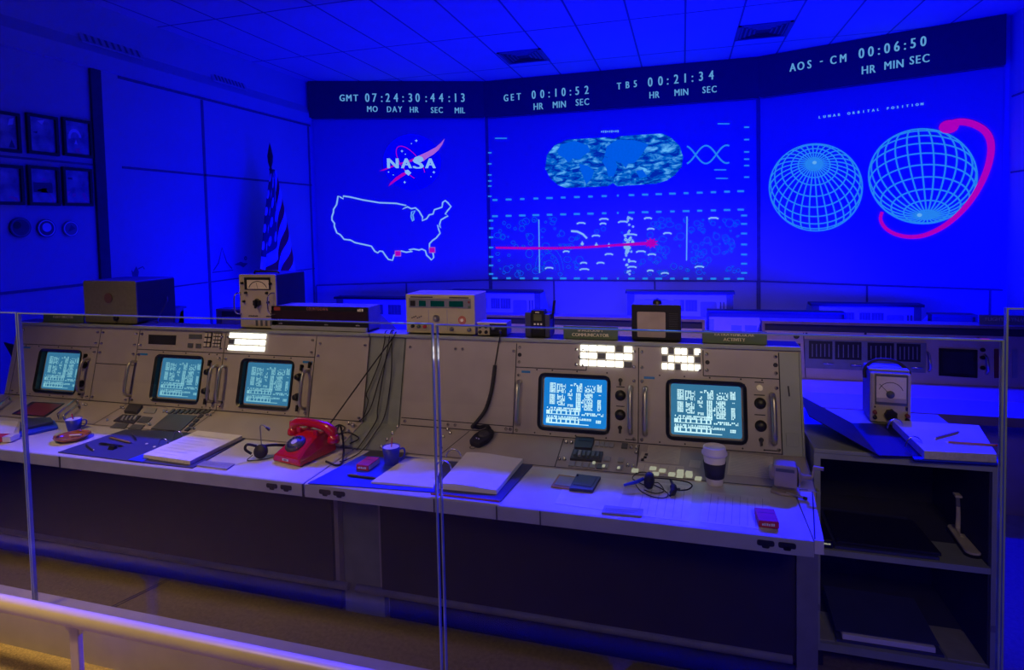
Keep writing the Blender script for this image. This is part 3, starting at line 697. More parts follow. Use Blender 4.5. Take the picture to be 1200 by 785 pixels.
# ------------------------------------------------------------------ flag
FX = -5.22
t = thing('flag_on_pole', (FX, 6.78, -.5), 'furled stars and stripes flag on a pole in the corner by the left screen', 'flag')
MB().tube([(FX, 6.78, -.5), (FX, 6.78, 2.5)], .016, 10).build('pole', M['flagpole'], t)
pts = [(.002, 2.48), (.022, 2.50), (.012, 2.53), (.03, 2.60), (.036, 2.68), (.022, 2.76), (.001, 2.86)]
MB().lathe(yard(FX, 6.78, 0), pts, 12).build('spear_finial', M['black'], t)
MB().lathe(yard(FX, 6.78, -.5), [(.001, 0), (.16, 0), (.16, .03), (.05, .06), (.001, .06)], 20).build('pole_stand', M['flagpole'], t)
nu, nv = 60, 40; V_ = []; F_ = []; UV = []
for j in range(nv+1):
    tt = j/nv
    for i in range(nu+1):
        s_ = i/nu
        z = 2.50-1.5*tt-.10*math.sin(s_*pi)*tt+.12*(s_ > .8)*(s_-.8)*5*tt
        wdt = .07+.84*tt**.85
        y = 6.79+(s_-.48)*wdt+.015*math.sin(s_*31+2*tt)*tt
        x = FX+.03+.05*(.25+tt)*math.sin(s_*5.2*pi+.8*tt)+.02*math.sin(11*s_)
        V_.append(Vector((x, y, z))); UV.append((min(1, .02+s_*.55+.38*tt*s_), min(1, tt*.72+.42*s_*s_+.0)))
for j in range(nv):
    for i in range(nu): F_.append((j*(nu+1)+i, j*(nu+1)+i+1, (j+1)*(nu+1)+i+1, (j+1)*(nu+1)+i))
fm = MB().add(V_, F_, True); fo = fm.build('flag_cloth', M['flag'], t)
ul = fo.data.uv_layers.new(name='UVMap')
for lp in fo.data.loops: ul.data[lp.index].uv = UV[lp.vertex_index]
fo.modifiers.new('solid', 'SOLIDIFY').thickness = .004

# ------------------------------------------------------------------ consoles
def face_fr(dY=0, dZ=0): return Fr((0, 2.50+dY, .793+dZ), (1, 0, 0), (0, .2386, .9711), (0, -.9711, .2386))
def shelf_fr(dY=0, dZ=0): return Fr((0, 2.30+dY, .745+dZ), (1, 0, 0), (0, .9724, .2334), (0, -.2334, .9724))
PF = face_fr(); SF = shelf_fr()
YZ = lambda x: Fr((x, 0, 0), (0, 1, 0), (0, 0, 1), (1, 0, 0))
def shell(t, x0, x1, d0, d1, mons=(), dY=0, dZ=0):
    """rack body, projecting desk, dark kick panel, top ledge"""
    body = [(2.27, .13), (2.27, .69), (2.30, .7445), (2.531, .7995), (2.626, 1.186), (2.69, 1.186), (3.02, 1.06), (3.02, 0), (2.34, 0), (2.34, .13)]
    body = [(y+dY, z+dZ) for y, z in body]
    MB().prism(YZ(x0), body, 0, x1-x0).build('rack_body', M['face'], t)
    m = MB().box(PF, x0, x1, .266, .402, -.034, 0).box(PF, x0, x1, -.004, .032, -.034, 0); us = [x0]
    for u in mons: us += [u+.006, u+.311]
    us.append(x1)
    for i in range(0, len(us), 2): m.box(PF, us[i], us[i+1], .032, .266, -.034, 0)
    m.build('face_panel', M['face'], t)
    MB().box(WF, d0, d1, 1.95+dY, 2.305+dY, .692+dZ, .742+dZ).build('desk_top', M['desk'], t, bevel=.004)
    MB().box(WF, d0, d1, 1.944+dY, 1.952+dY, .690+dZ, .7405+dZ).build('desk_edge', M['lip'], t, bevel=.002)
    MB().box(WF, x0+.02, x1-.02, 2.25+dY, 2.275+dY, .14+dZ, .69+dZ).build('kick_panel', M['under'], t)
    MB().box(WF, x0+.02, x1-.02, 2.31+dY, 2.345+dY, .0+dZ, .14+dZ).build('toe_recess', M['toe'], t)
    MB().box(WF, x0-.003, x1+.003, 2.583+dY, 2.70+dY, 1.186+dZ, 1.204+dZ).build('top_ledge', M['face2'], t, bevel=.004)
    MB().box(WF, x0, x1, 2.592+dY, 2.70+dY, 1.2035+dZ, 1.2042+dZ).build('ledge_shade_sheet', M['mat'], t)  # thin dark sheet, painted shade that dulls the brightly lit ledge top
def gap(t, fr, lists, wd=.004, w=.0012):
    m = MB()
    for a, b in lists: m.ribbon(fr, [a, b], wd, w)
    m.build('panel_seam', M['ink'], t)
def screws(t, fr, pts, r=.0085, name='fastener'):
    for u, v in pts:
        m = MB().lathe(fr, [(r, 0), (r, .004), (r*.55, .006), (r*.5, .013), (r*.05, .014)], 12, u, v); m.build(name, M['chrome'], t)
def handle(t, u, v0, v1, fr=PF, mt='alu', dp=.045, r=.0095):
    m = MB(); pts = [fr.p(u, v0, 0), fr.p(u, v0+.004, dp*.7), fr.p(u, v0+.03, dp), fr.p(u, (v0+v1)/2, dp*1.05), fr.p(u, v1-.03, dp), fr.p(u, v1-.004, dp*.7), fr.p(u, v1, 0)]
    m.tube(pts, r, 10, 5); m.build('handle', M[mt], t, label='curved metal pull handle')
def knob(t, u, v, r=.021, fr=PF):
    MB().lathe(fr, [(r*1.15, 0), (r*1.15, .004), (r, .006), (r*.86, .024), (r*.7, .027), (.0005, .027)], 18, u, v).build('knob', M['black'], t)
def pointer(t, u, v, fr=PF):
    MB().cyl(fr, u, v, 0, .008, .009, n=12).box(fr, u-.004, u+.004, v-.022, v+.008, .004, .016).build('toggle_knob', M['black'], t)
# picture on the tubes: blocks of characters
def crt_text(fr, u0, u1, v0, v1):
    """rows and columns of glyph-like blocks in the unit square mapped to u,v"""
    m = MB(); rnd = random.Random(11); W_, H_ = u1-u0, v1-v0
    def P(x, y): return u0+W_*x, v1-H_*y
    def blk(x, y, w, h): a, b = P(x, y+h), P(x+w, y); m.quad(fr, a[0], b[0], a[1], b[1], 0)
    def field(x0, x1, y0, y1, rows, dens, cw=.018):
        rh = (y1-y0)/rows
        for r in range(rows):
            x = x0
            while x < x1-.004:
                w = cw*rnd.uniform(.7, 1.0)
                if rnd.random() < dens: blk(x, y0+r*rh+rh*.12, min(w, x1-x), rh*.86)
                x += cw*1.12
    field(.07, .17, .07, .30, 7, .95); field(.19, .34, .09, .30, 6, .78); field(.36, .62, .06, .13, 2, .6); field(.41, .45, .20, .27, 2, .8)
    field(.53, .62, .10, .26, 5, .95); field(.67, .84, .10, .26, 5, .7); field(.87, .95, .07, .24, 5, .75)
    field(.07, .16, .33, .56, 7, 1.0); field(.20, .33, .33, .58, 8, .72); field(.38, .46, .29, .36, 2, .9); field(.40, .45, .38, .44, 2, .8); field(.38, .47, .54, .60, 2, .8)
    field(.52, .60, .28, .66, 12, 1.0, .026); field(.66, .80, .28, .66, 12, .85); field(.61, .65, .42, .60, 4, .4); field(.90, .94, .30, .32, 1, 1); field(.88, .94, .41, .66, 8, .9)
    for y in (.64, .83):
        field(.03, .60, y-.02, y+.055, 2, .85); blk(.02, y+.055, .56, .012); blk(.02, y+.13, .56, .014)
        for x in (.02, .10, .19, .26, .35, .42, .50, .56): blk(x, y+.06, .022 if x > .03 else .06, .075)
    field(.62, .98, .71, .78, 2, .7, .026); field(.60, .78, .84, .89, 2, .85, .024); field(.86, .95, .86, .93, 2, .9, .026); blk(.02, .975, .72, .016)
    return m
def monitor(t, u0, glow='crt2', text='crttextdim', v0=.026, w=.317, h=.246):
    b = MB(); o = rr(u0, u0+w, v0, v0+h, .03, 5); iu0, iu1, iv0, iv1 = u0+.014, u0+w-.014, v0+.014, v0+h-.014
    n = rr(iu0, iu1, iv0, iv1, .012, 5); k_ = len(o)
    # bezel ring: raised lip, sloping inwards to the recessed tube
    R = [[PF.p(x, y, 0) for x, y in o], [PF.p(x, y, .006) for x, y in o], [PF.p(x*.93+n[i][0]*.07, y*.93+n[i][1]*.07, .008) for i, (x, y) in enumerate(o)], [PF.p(x, y, .001) for x, y in n], [PF.p(x, y, -.029) for x, y in n]]
    vs = sum(R, []); fs = []
    for a in range(4):
        for i in range(k_): fs.append((a*k_+i, a*k_+(i+1) % k_, (a+1)*k_+(i+1) % k_, (a+1)*k_+i))
    b.add(vs, fs); bz = b.build('tube_bezel', M['bezel'], t, label='dark rounded tube bezel')
    MB().box(PF, iu0-.004, iu1+.004, iv0-.004, iv1+.004, -.0335, -.0312).build('tube_surround', M['bezel'], bz)
    iu0 += .006; iu1 -= .006; iv0 += .006; iv1 -= .006
    MB().rrect(PF, iu0, iu1, iv0, iv1, .010, -.031, -.028).build('tube_screen', M[glow], bz, label='glowing cyan tube face')
    f = off(PF, -.0274); crt_text(f, iu0+.008, iu1-.008, iv0+.008, iv1-.008).build('tube_readout', M[text], bz)
    return bz
def lamps(t, u0, v1, rows, cw=.0378, chh=.032):
    for r, row in enumerate(rows):
        for c_, s_ in enumerate(row):
            a = u0+c_*cw; b = v1-(r+1)*chh
            MB().box(PF, a+.0022, a+cw-.0022, b+.0045, b+chh-.003, 0, .007).build('indicator', M['lamp'] if s_ else M['lampoff'], t, bevel=.0015, seg=1)
def inset(t, fr, pts, m, name='insert_panel', h=.003, px=True, label=None):
    if px: pts = [fr.px(x, y) for x, y in pts]
    return MB().prism(fr, pts, 0, h).build(name, M[m], t, label=label)
def slabl(t, fr, u, v, w, m='bluetag', h=.010): MB().box(fr, u, u+w, v, v+h, 0, .0015).build('label_strip', M[m], t, label='blue label tape')
def desk_slots(t, us, z=.716):
    for u in us:
        m = MB(); m.rrect(upright(0, 1.944, 0), u, u+.05, z-.006, z+.012, .006, 0, .0015).rrect(upright(0, 1.944, 0), u+.014, u+.036, z-.013, z-.002, .005, 0, .0015); m.build('cable_slot', M['black'], t)

cL = thing('flight_console', (-2.9, 2.5, 0), 'left beige flight console with three lit monitors and a keypad', 'console')
shell(cL, -3.80, -1.472, -4.45, -1.408, (-3.583, -2.745, -2.193))
MB().prism(YZ(-4.45), [(2.30, .70), (2.30, .7445), (2.50, .7925), (2.50, .70)], 0, .65).build('shelf_extension', M['face'], cL)
gap(cL, PF, [((-3.76, 0), (-3.76, .395)), ((-3.155, 0), (-3.155, .395)), ((-2.88, 0), (-2.88, .395)), ((-2.31, 0), (-2.31, .395)), ((-1.765, 0), (-1.765, .395)), ((-3.76, .292), (-3.155, .292)), ((-2.88, .292), (-1.765, .292)), ((-3.155, .205), (-2.88, .205)), ((-3.8, .003), (-1.475, .003))])
gap(cL, SF, [((-2.89, 0), (-2.89, .2)), ((-1.75, .19), (-1.75, .2)), ((-4.4, .002), (-1.41, .002)), ((-2.31, 0), (-2.31, .2))])
for u0 in (-3.583, -2.745, -2.193): monitor(cL, u0, 'crt2', 'crttextdim')
for u in (-3.205, -3.175+.30, -2.338, -2.285, -1.792): handle(cL, u, .045, .225, mt='alu', r=.0085)
for u, v in ((-3.232, .192), (-3.232, .09), (-2.385, .192), (-2.385, .095), (-1.84, .192), (-1.84, .095)): knob(cL, u, v, .017)
for u, v in ((-3.232, .245), (-3.225, .05), (-2.385, .245), (-2.38, .05), (-1.83, .245), (-1.83, .05), (-1.785, .26)): pointer(cL, u, v)
scr = []
for u in (-3.74, -3.175, -3.135, -2.90, -2.86, -2.33, -2.29, -1.785):
    scr += [(u, .375), (u, .315), (u, .265), (u, .022)]
scr += [(-1.74, .36), (-1.49, .36), (-1.49, .02), (-1.745, .30)]
screws(cL, PF, scr, .0075)
for u in (-3.70, -3.60, -3.35, -3.21, -2.70, -2.55, -2.40, -2.15, -2.0, -1.9, -3.45, -2.35): [MB().cyl(PF, u, v, 0, .002, .0035, n=8).build('rivet', M['ink'], cL) for v in (.0135, .283)]
inset(cL, PF, [(174.7, 392), (206.8, 393), (205.8, 404), (174.2, 403)], 'darkglass', label='dark empty display window')
inset(cL, PF, [(222, 391.5), (237, 392), (236.6, 397.3), (221.6, 396.8)], 'darkkey')
for a in ((220.5, 402), (230, 402.5)): inset(cL, PF, [(a[0], a[1]), (a[0]+6, a[1]+.2), (a[0]+5.6, a[1]+5.6), (a[0]-.4, a[1]+5.4)], 'darkkey')
def keypad(t, u0, v0, nc, nr, cw, ch_, name='keypad'):
    k_ = MB().box(PF, u0, u0+nc*cw, v0, v0+nr*ch_, 0, .004).build(name, M['black'], t)
    for i in range(nc):
        for j in range(nr): MB().box(PF, u0+i*cw+cw*.15, u0+(i+1)*cw-cw*.15, v0+j*ch_+ch_*.15, v0+(j+1)*ch_-ch_*.15, .004, .008).build('key', M['print'], k_)
a = PF.px(238, 409); keypad(cL, a[0]+.002, .318, 2, 3, .023, .026)
a = PF.px(248.5, 408); keypad(cL, a[0]+.002, .322, 3, 4, .017, .018)
lamps(cL, -2.286, .401, ((1, 1, 1, 1, 1, 1), (0, 1, 1, 1, 1, 1), (1, 1, 1, 1, 1, 1)))
for x, y in ((15, 391), (80, 394)): pass
for u in (-3.72, -2.86, -1.83): slabl(cL, PF, u, .262 if u > -3 else .268, .055)
# sloping shelf of the left console
inset(cL, SF, [(14, 485.5), (38, 471), (76, 473), (53, 489)], 'bezel', 'tray_recess')
inset(cL, SF, [(19, 485), (42, 472.5), (73, 474.2), (51.5, 488)], 'maroon', 'tray_recess', .004, label='dark red padded recess')
def shelf_bail(t, p):
    P = [SF.px(*q) for q in p]; pts = [SF.p(P[0][0], P[0][1], 0), SF.p(P[0][0], P[0][1], .03), SF.p(P[1][0], P[1][1], .032), SF.p(P[2][0], P[2][1], .032), SF.p(P[3][0], P[3][1], .03), SF.p(P[3][0], P[3][1], 0)]
    MB().tube(pts, .006, 10).build('bail_handle', M['chrome'], t, label='bent chrome bail handle')
shelf_bail(cL, ((70, 491.5), (70, 491.4), (91.5, 474), (91.6, 474.2)))
shelf_bail(cL, ((77, 494), (77, 493.9), (94, 480), (94.1, 480)))
shelf_bail(cL, ((-8, 487), (-8, 486.9), (13, 471), (13.1, 471)))
inset(cL, SF, [(146, 484.5), (153, 475.5), (167.5, 477.3), (161, 485.8)], 'dark', 'module', .016)
inset(cL, SF, [(133, 494), (144, 486.5), (165.5, 488), (157, 497)], 'dark', 'module', .006)
for i in range(4):
    inset(cL, SF, [(142+i*4.6, 493.5), (145.5+i*4.6, 489), (147.5+i*4.6, 489.2), (144.5+i*4.6, 493.8)], 'greykey', 'switch', .012)
inset(cL, SF, [(129, 501.5), (136, 496), (151, 497), (146, 502.8)], 'darkkey', 'module', .004)
inset(cL, SF, [(150, 503), (156, 497.7), (170, 498.6), (165, 504)], 'darkkey', 'module', .004)
inset(cL, SF, [(160, 495), (168, 488.5), (179, 489.5), (173, 496.5)], 'darkkey', 'module', .004)
inset(cL, SF, [(168, 484), (172, 478), (184, 479), (181, 485)], 'greykey', 'module', .004)
inset(cL, SF, [(177, 503), (198, 485.5), (231, 488), (211, 506)], 'darkkey', 'writing_plate', .005, label='dark grey writing plate')
for i in range(8):
    inset(cL, SF, [(197+i*6, 485), (203+i*6, 480.3), (206+i*6, 480.6), (200.5+i*6, 485.3)], 'darkkey', 'key', .007)
for i in range(5): inset(cL, SF, [(216+i*5, 505-i*5), (220+i*5, 501.5-i*5), (224+i*5, 502-i*5), (220+i*5, 505.5-i*5)], 'dark', 'key', .006)
screws(cL, SF, [SF.px(*q) for q in ((98, 474.5), (101, 475), (126, 493), (145, 479), (142, 478.3), (173, 498), (176, 498.3), (192, 483), (196, 483.6), (224, 502.5), (228, 503), (243, 486.5), (247, 487.3), (359, 485.5), (362, 486), (409, 497.5), (412, 498))], .0065)
desk_slots(cL, [onY(*q, 1.944).x for q in ((312, 562), (328.5, 564))])
for x in (70.5, 354):
    p = onY(x, 545, 1.944); MB().box(WF, p.x-.003, p.x+.003, 1.941, 1.9441, .692, .74).build('edge_joint', M['ink'], cL)

cF = thing('filler_panel', (-1.37, 2.5, 0), 'narrow grey-green filler section between the two beige consoles, crossed by black cables', 'panel')
body = [(2.305, .0), (2.305, .743), (2.505, .7915), (2.603, 1.186), (2.69, 1.186), (3.0, 1.06), (3.0, 0)]
MB().prism(YZ(-1.470), body, 0, .194).build('rack_body', M['filler'], cF)
MB().box(WF, -1.469, -1.277, 2.59, 2.70, 1.1865, 1.203).build('top_ledge', M['face2'], cF, bevel=.003)
gap(cF, PF, [((-1.466, 0), (-1.466, .40)), ((-1.280, 0), (-1.280, .40))], w=.001)

cR = thing('flight_console', (-.42, 2.5, 0), 'right beige flight console with two bright monitors, beside the grey-green shelf cabinet', 'console')
shell(cR, -1.274, .443, -1.402, .372, (-.6205, -.0755))
gap(cR, PF, [((-.728, 0), (-.728, .395)), ((-.187, 0), (-.187, .395)), ((.365, 0), (.365, .395)), ((-.728, .290), (-.41, .290)), ((.075, .290), (.365, .290)), ((-.41, .29), (-.41, .395)), ((-1.27, .035), (-.73, .032)), ((-1.27, .003), (.365, .003)), ((.075, .29), (.075, .395))])
gap(cR, SF, [((-.50, 0), (-.50, .2)), ((-.182, 0), (-.182, .2)), ((-1.0, .0), (-.93, .2)), ((-1.4, .002), (.42, .002))])
MB().box(PF, .367, .438, .0, .395, 0, .004).build('end_panel', M['face2'], cR)
MB().box(PF, .4385, .4435, -.0, .395, 0, .012).build('end_post', M['face2'], cR)
MB().ribbon(PF, [(.395, .265), (.398, .225)], .006, .0052).build('scratch_mark', M['ink'], cR)
MB().box(PF, .380, .425, .035, .085, .004, .007).build('cover_plate', M['face2'], cR, bevel=.001)
MB().prism(YZ(.444), [(2.30, .742), (2.50, .793), (2.598, 1.186), (2.69, 1.186), (2.69, .0), (2.3, 0)], 0, .004).build('side_panel', M['greycase'], cR)
MB().prism(WF, [(.374, 1.95), (.400, 1.95), (.447, 2.40), (.447, 2.50), (.4485, 2.50), (.444, 2.30), (.374, 2.30)], .70, .7425).build('desk_end_strip', M['desk'], cR)
monitor(cR, -.6205, 'crt', 'crttext'); monitor(cR, -.0755, 'crt2', 'crttext')
for u in (-.705, -.218, -.158, .335): handle(cR, u, .045, .228, mt='alu', r=.0105)
for u, v in ((-.262, .192), (-.262, .112), (.290, .192), (.290, .105)): knob(cR, u, v, .0195)
for u, v in ((-.262, .255), (-.262, .06), (.290, .052)): pointer(cR, u, v)
MB().cyl(PF, .290, .252, 0, .006, .012, n=14).cyl(PF, .290, .252, .006, .01, .006, n=10).build('jack', M['alu'], cR)
scr = [(-1.25, .36), (-1.25, .02), (-1.02, .36), (-.985, .36), (-1.035, .02), (-1.0, .02), (-.74, .36), (-.74, .02), (-.76, .02)]
for u in (-.712, -.425, -.455, -.205, -.172, .06, .090, .352): scr += [(u, .378), (u, .313)]
for u in (-.712, -.205, -.172, .352): scr += [(u, .255), (u, .018)]
screws(cR, PF, scr, .0075)
for u in (-.63, -.56, -.45, -.32, -.10, .0, .1, .22, .30): [MB().cyl(PF, u, v, 0, .002, .0035, n=8).build('rivet', M['ink'], cR) for v in (.0135, .283)]
for u, v in ((.352, .345), (-.712, .345), (-.437, .345), (.092, .345)): MB().cyl(PF, u, v, 0, .003, .009, n=12).build('blank_hole', M['ink'], cR)
lamps(cR, -.439, .401, ((1, 1, 1, 1, 0, 1), (1, 1, 0, 1, 1, 1), (1, 1, 1, 1, 1, 0)))
lamps(cR, -.0925, .401, ((1, 0, 1, 1, 0, 1), (0, 1, 1, 1, 1, 0), (1, 1, 0, 1, 1, 1)), .0264)
slabl(cR, PF, -.70, .266, .04); slabl(cR, PF, -.165, .266, .045)
for u, v, w_ in ((.272, .272, .034), (.268, .222, .04), (.268, .145, .04), (-.28, .225, .035), (-.28, .145, .035), (.30, .012, .05), (-.24, .012, .045)): MB().box(PF, u, u+w_, v, v+.004, 0, .001).build('legend', M['ink'], cR)
# sloping shelf of the right console
def spx(pts): return [SF.px(*p) for p in pts]
inset(cR, SF, [(673, 527), (675, 514.5), (696.5, 516), (693.5, 528)], 'dark', 'module', .014)
inset(cR, SF, [(678, 519.5), (679, 516.2), (693, 517.4), (692, 520.8)], 'black', 'module_window', .016)
inset(cR, SF, [(668, 539.5), (672, 528.5), (707, 531.5), (704.5, 542)], 'dark', 'module', .010)
for i in range(6): inset(cR, SF, [(672+i*5.3, 537+i*.45), (673.5+i*5.3, 531.5+i*.45), (676.5+i*5.3, 531.8+i*.45), (675+i*5.3, 537.3+i*.45)], 'darkkey' if i != 1 else 'greykey', 'switch', .02)
slabl(cR, SF, SF.px(694.5, 530)[0], SF.px(694.5, 530)[1], .03)
for i in range(4): inset(cR, SF, [(697+i*5.6, 523+i*.5), (698.4+i*5.6, 518+i*.5), (703+i*5.6, 518.4+i*.5), (701.7+i*5.6, 523.5+i*.5)], 'greykey', 'key', .006)
inset(cR, SF, [(728, 525.6), (729, 520.4), (736, 521), (735, 526.3)], 'darkkey', 'key', .006)
for x, y in ((707.5, 541), (723.5, 542.5)): inset(cR, SF, [(x, y), (x+1.5, y-4.8), (x+8, y-4.2), (x+6.7, y+.6)], 'greykey', 'key', .008)
for i in range(5): inset(cR, SF, [(666+i*8.2, 546.5+i*.75), (668+i*8.2, 541.5+i*.75), (674.5+i*8.2, 542.1+i*.75), (672.8+i*8.2, 547.2+i*.75)], 'greykey' if i < 4 else 'darkkey', 'key', .006)
for x, y in ((695.5, 543.6), (707, 547.5), (724.5, 549.5)): inset(cR, SF, [(x-1.5, y+1.5), (x-.6, y-1), (x+2.4, y-.8), (x+1.6, y+1.8)], 'lampdim', 'lit_key', .009)
for x, y in ((705, 549.5), (722, 551)): inset(cR, SF, [(x, y), (x+2, y-5.5), (x+8.5, y-5), (x+7, y+.6)], 'greykey', 'key', .007)
screws(cR, SF, spx(((663.5, 519), (669.5, 519.5), (655.5, 538.5), (661.5, 539), (740, 525), (746, 525.7), (745.5, 531), (735.5, 546.3), (742, 546.8))), .0078)
screws(cR, SF, spx(((466, 500.5), (460, 508.5), (454, 516), (447, 524.5), (524.5, 504), (527.5, 508), (519.5, 512.5), (515.5, 522), (517, 525.5))), .0078)
def sheet(t, fr, pts, m='print', name='printed_sheet', h=.0015, lines=0, vert=False, label=None):
    P = [fr.px(*p) for p in pts]; o = MB().prism(fr, P, .0005, h).build(name, M[m], t, label=label)
    if lines:
        mb = MB(); A, B, C_, D_ = [Vector(p) for p in P]
        for i in range(1, lines):
            s_ = i/lines
            a = A.lerp(D_, s_) if not vert else A.lerp(B, s_); b = B.lerp(C_, s_) if not vert else D_.lerp(C_, s_)
            a, b = a.lerp(b, .05), a.lerp(b, random.uniform(.8, .95)); mb.ribbon(fr, [tuple(a), tuple(b)], .0016, h+.0004)
        mb.build('print_lines', M['greykey'], o)
    return o
sheet(cR, SF, [(756, 541), (760, 521.5), (798, 525), (795.5, 545)], lines=16, vert=True)
sheet(cR, SF, [(749, 538), (752, 529.5), (759, 530), (757, 540)])
for x, y in ((757.5, 533), (753, 539), (756, 536.3)): inset(cR, SF, [(x-2, y+1), (x-1.4, y-1), (x+2, y-.8), (x+1.4, y+1.3)], 'black', 'key', .004)
sheet(cR, SF, [(745, 552), (748, 542), (802, 547), (800, 558)], lines=6)
sheet(cR, SF, [(807, 547), (809, 539), (822, 540.2), (820, 548.5)])
sheet(cR, SF, [(852, 556), (855, 530), (906, 535.5), (904, 561)], lines=18, vert=True)
for x, y in ((744, 552), (765, 549.7), (776, 552.2), (768, 556), (787, 556.5), (797, 553.2), (796.5, 558.5), (797, 557), (807, 555), (807.5, 558), (818, 561.5)):
    inset(cR, SF, [(x-4, y+1.4), (x-3, y-1.7), (x+4.4, y-1.1), (x+3.4, y+2)], 'lampdim', 'lit_key', .007)
sheet(cR, Fr((0, 0, .742)), [(650, 590), (668, 557), (735, 563), (722, 600)], 'whitecard', 'desk_sheet', .0012)
sheet(cR, Fr((0, 0, .742)), [(738, 603), (748, 563), (812, 570), (808, 612)], 'whitecard', 'desk_sheet', .0012, lines=7)
sheet(cR, Fr((0, 0, .742)), [(820, 612), (826, 575), (902, 584), (905, 622)], 'whitecard', 'desk_sheet', .0012, lines=9)
desk_slots(cR, [onY(*q, 1.944).x for q in ((374, 575), (390.5, 577), (887, 632), (912, 635))])
for x in (509, 582, 633): p = onY(x, 600, 1.944); MB().box(WF, p.x-.0015, p.x+.0015, 1.941, 1.9441, .692, .74).build('edge_joint', M['ink'], cR)
# kick bars
for x0, x1, lab in ((-4.4, -1.42, 'long dull metal kick rail along the foot of the left console'), (-1.38, .36, 'dull metal kick rail along the foot of the right console')):
    MB().tube([(x0, 2.255, .148), (x1, 2.255, .148)], .017, 10).build('kick_rail', M['greycase'], cL if x0 < -2 else cR)
MB().ribbon(Fr((0, 0, .743)), [(.376, 1.955), (.436, 2.31)], .004).build('end_seam', M['ink'], cR)
MB().box(WF, .372, .44, 2.235, 2.25, .03, .69).build('end_leg', M['greycase'], cR)

# ------------------------------------------------------------------ far console rows
def hooded(x0, x1, dY, dZ, label, hood='brown'):
    t = thing('flight_console', ((x0+x1)/2, 2.5+dY, dZ), label, 'console'); f = face_fr(dY, dZ); s = shelf_fr(dY, dZ)
    body = [(2.27, .0), (2.27, .69), (2.30, .7445), (2.50, .7925), (2.59, 1.155), (2.62, 1.17), (2.66, 1.17), (3.02, .95), (3.02, 0)]
    MB().prism(YZ(x0), [(y+dY, z+dZ) for y, z in body], 0, x1-x0).build('rack_body', M['far'], t)
    MB().box(WF, x0, x1, 1.95+dY, 2.305+dY, .692+dZ, .742+dZ).build('desk_top', M['fardesk'], t, bevel=.004)
    MB().box(WF, x0, x1, 1.943+dY, 1.952+dY, .685+dZ, .741+dZ).build('desk_edge', M[hood], t)
    m = MB().box(WF, x0, x1, 2.52+dY, 2.67+dY, 1.185+dZ, 1.205+dZ).box(WF, x0, x0+.02, 2.52+dY, 2.63+dY, .80+dZ, 1.185+dZ).box(WF, x1-.02, x1, 2.52+dY, 2.63+dY, .80+dZ, 1.185+dZ)
    m.build('hood', M[hood], t)
    MB().box(WF, x0+.02, x1-.02, 2.575+dY, 2.60+dY, 1.125+dZ, 1.185+dZ).build('hood_shade', M['under'], t)  # dark strip standing for the shadow beneath the hood
    return t, f, s
M['far'] = mat('far_console_face', (.55, .42, .36), .6, var=.05); M['fardesk'] = mat('far_desk', (.50, .50, .50), .5, var=.03)
X = lambda px_, Y, y=375: onY(px_, y, Y).x
t2, f2, g2 = hooded(X(893, 4.82, 378), 3.2, 2.30, -.255, 'brown-framed console with a bank of dark windows, behind the shelf cabinet')
def fpoly(t, f, pts, m, name, w0=0, w1=.004, label=None): return MB().prism(f, [f.px(*p) for p in pts], w0, w1).build(name, M[m], t, label=label)
fpoly(t2, f2, [(943, 397), (1085, 402), (1084, 437), (943, 431)], 'greycase', 'drawer_bank', 0, .012)
for x0, x1 in ((947.5, 975), (978, 1009), (1016, 1047), (1050, 1078)):
    k_ = (x0-947)/137*4.5; w_ = fpoly(t2, f2, [(x0, 399+k_), (x1, 400+k_), (x1, 421+k_), (x0, 420+k_)], 'darkglass', 'window', .012, .014)
    for i in range(5):
        xx = x0+4+i*(x1-x0-8)/4; MB().ribbon(f2, [f2.px(xx, 403+k_), f2.px(xx, 418+k_)], .006, .0155).build('window_bar', M['greycase'], w_)
for x, y in ((970, 426), (1002.5, 428), (1040, 429.5), (1073.5, 431)):
    u, v = f2.px(x, y); MB().tube([f2.p(u-.035, v, .012), f2.p(u-.032, v, .03), f2.p(u+.032, v, .03), f2.p(u+.035, v, .012)], .006, 8).build('drawer_pull', M['chrome'], t2)
fpoly(t2, f2, [(1100, 408), (1145, 410), (1145, 443), (1100, 440)], 'bezel', 'tube_bezel', 0, .008)
fpoly(t2, f2, [(1104, 411), (1141, 413), (1141, 439), (1104, 436.5)], 'darkglass', 'dead_tube', .008, .010)
def hnd2(t, f, x, y0, y1):
    u, v0 = f.px(x, y1); v1 = f.px(x, y0)[1]; MB().tube([f.p(u, v0, 0), f.p(u, v0+.02, .035), f.p(u, v1-.02, .035), f.p(u, v1, 0)], .009, 8).build('handle', M['alu'], t)
hnd2(t2, f2, 1088.5, 413, 435); hnd2(t2, f2, 1156, 416, 438)
for x, y in ((1151, 410), (1151, 419), (1151, 431)): u, v = f2.px(x, y); MB().cyl(f2, u, v, 0, .018, .014, n=12).build('knob', M['black'], t2)
for x0, x1, m_ in ((1165, 1170, 'maroon'), (1172, 1178, 'maroon'), (1186, 1192, 'greykey')): fpoly(t2, f2, [(x0, 409), (x1, 409), (x1, 443), (x0, 443)], m_, 'label_panel', 0, .006)
fpoly(t2, f2, [(913, 401.5), (924, 402), (924, 408), (913, 407)], 'dark', 'insert_panel'); fpoly(t2, f2, [(927, 402), (938, 402.5), (938, 408.5), (927, 408)], 'dark', 'insert_panel')
u, v = f2.px(933, 394); MB().cyl(f2, u, v, 0, .02, .02, n=12).build('knob', M['black'], t2)
gap(t2, f2, [((X(942.5, 4.85), .0), (X(942.5, 4.85), .33))], .006)
for x, y in ((1014, 391), (1107, 397), (1110, 397), (1146, 397), (945, 391)): u, v = f2.px(x, y); MB().cyl(f2, u, v, 0, .008, .008, n=8).build('fastener', M['ink'], t2)
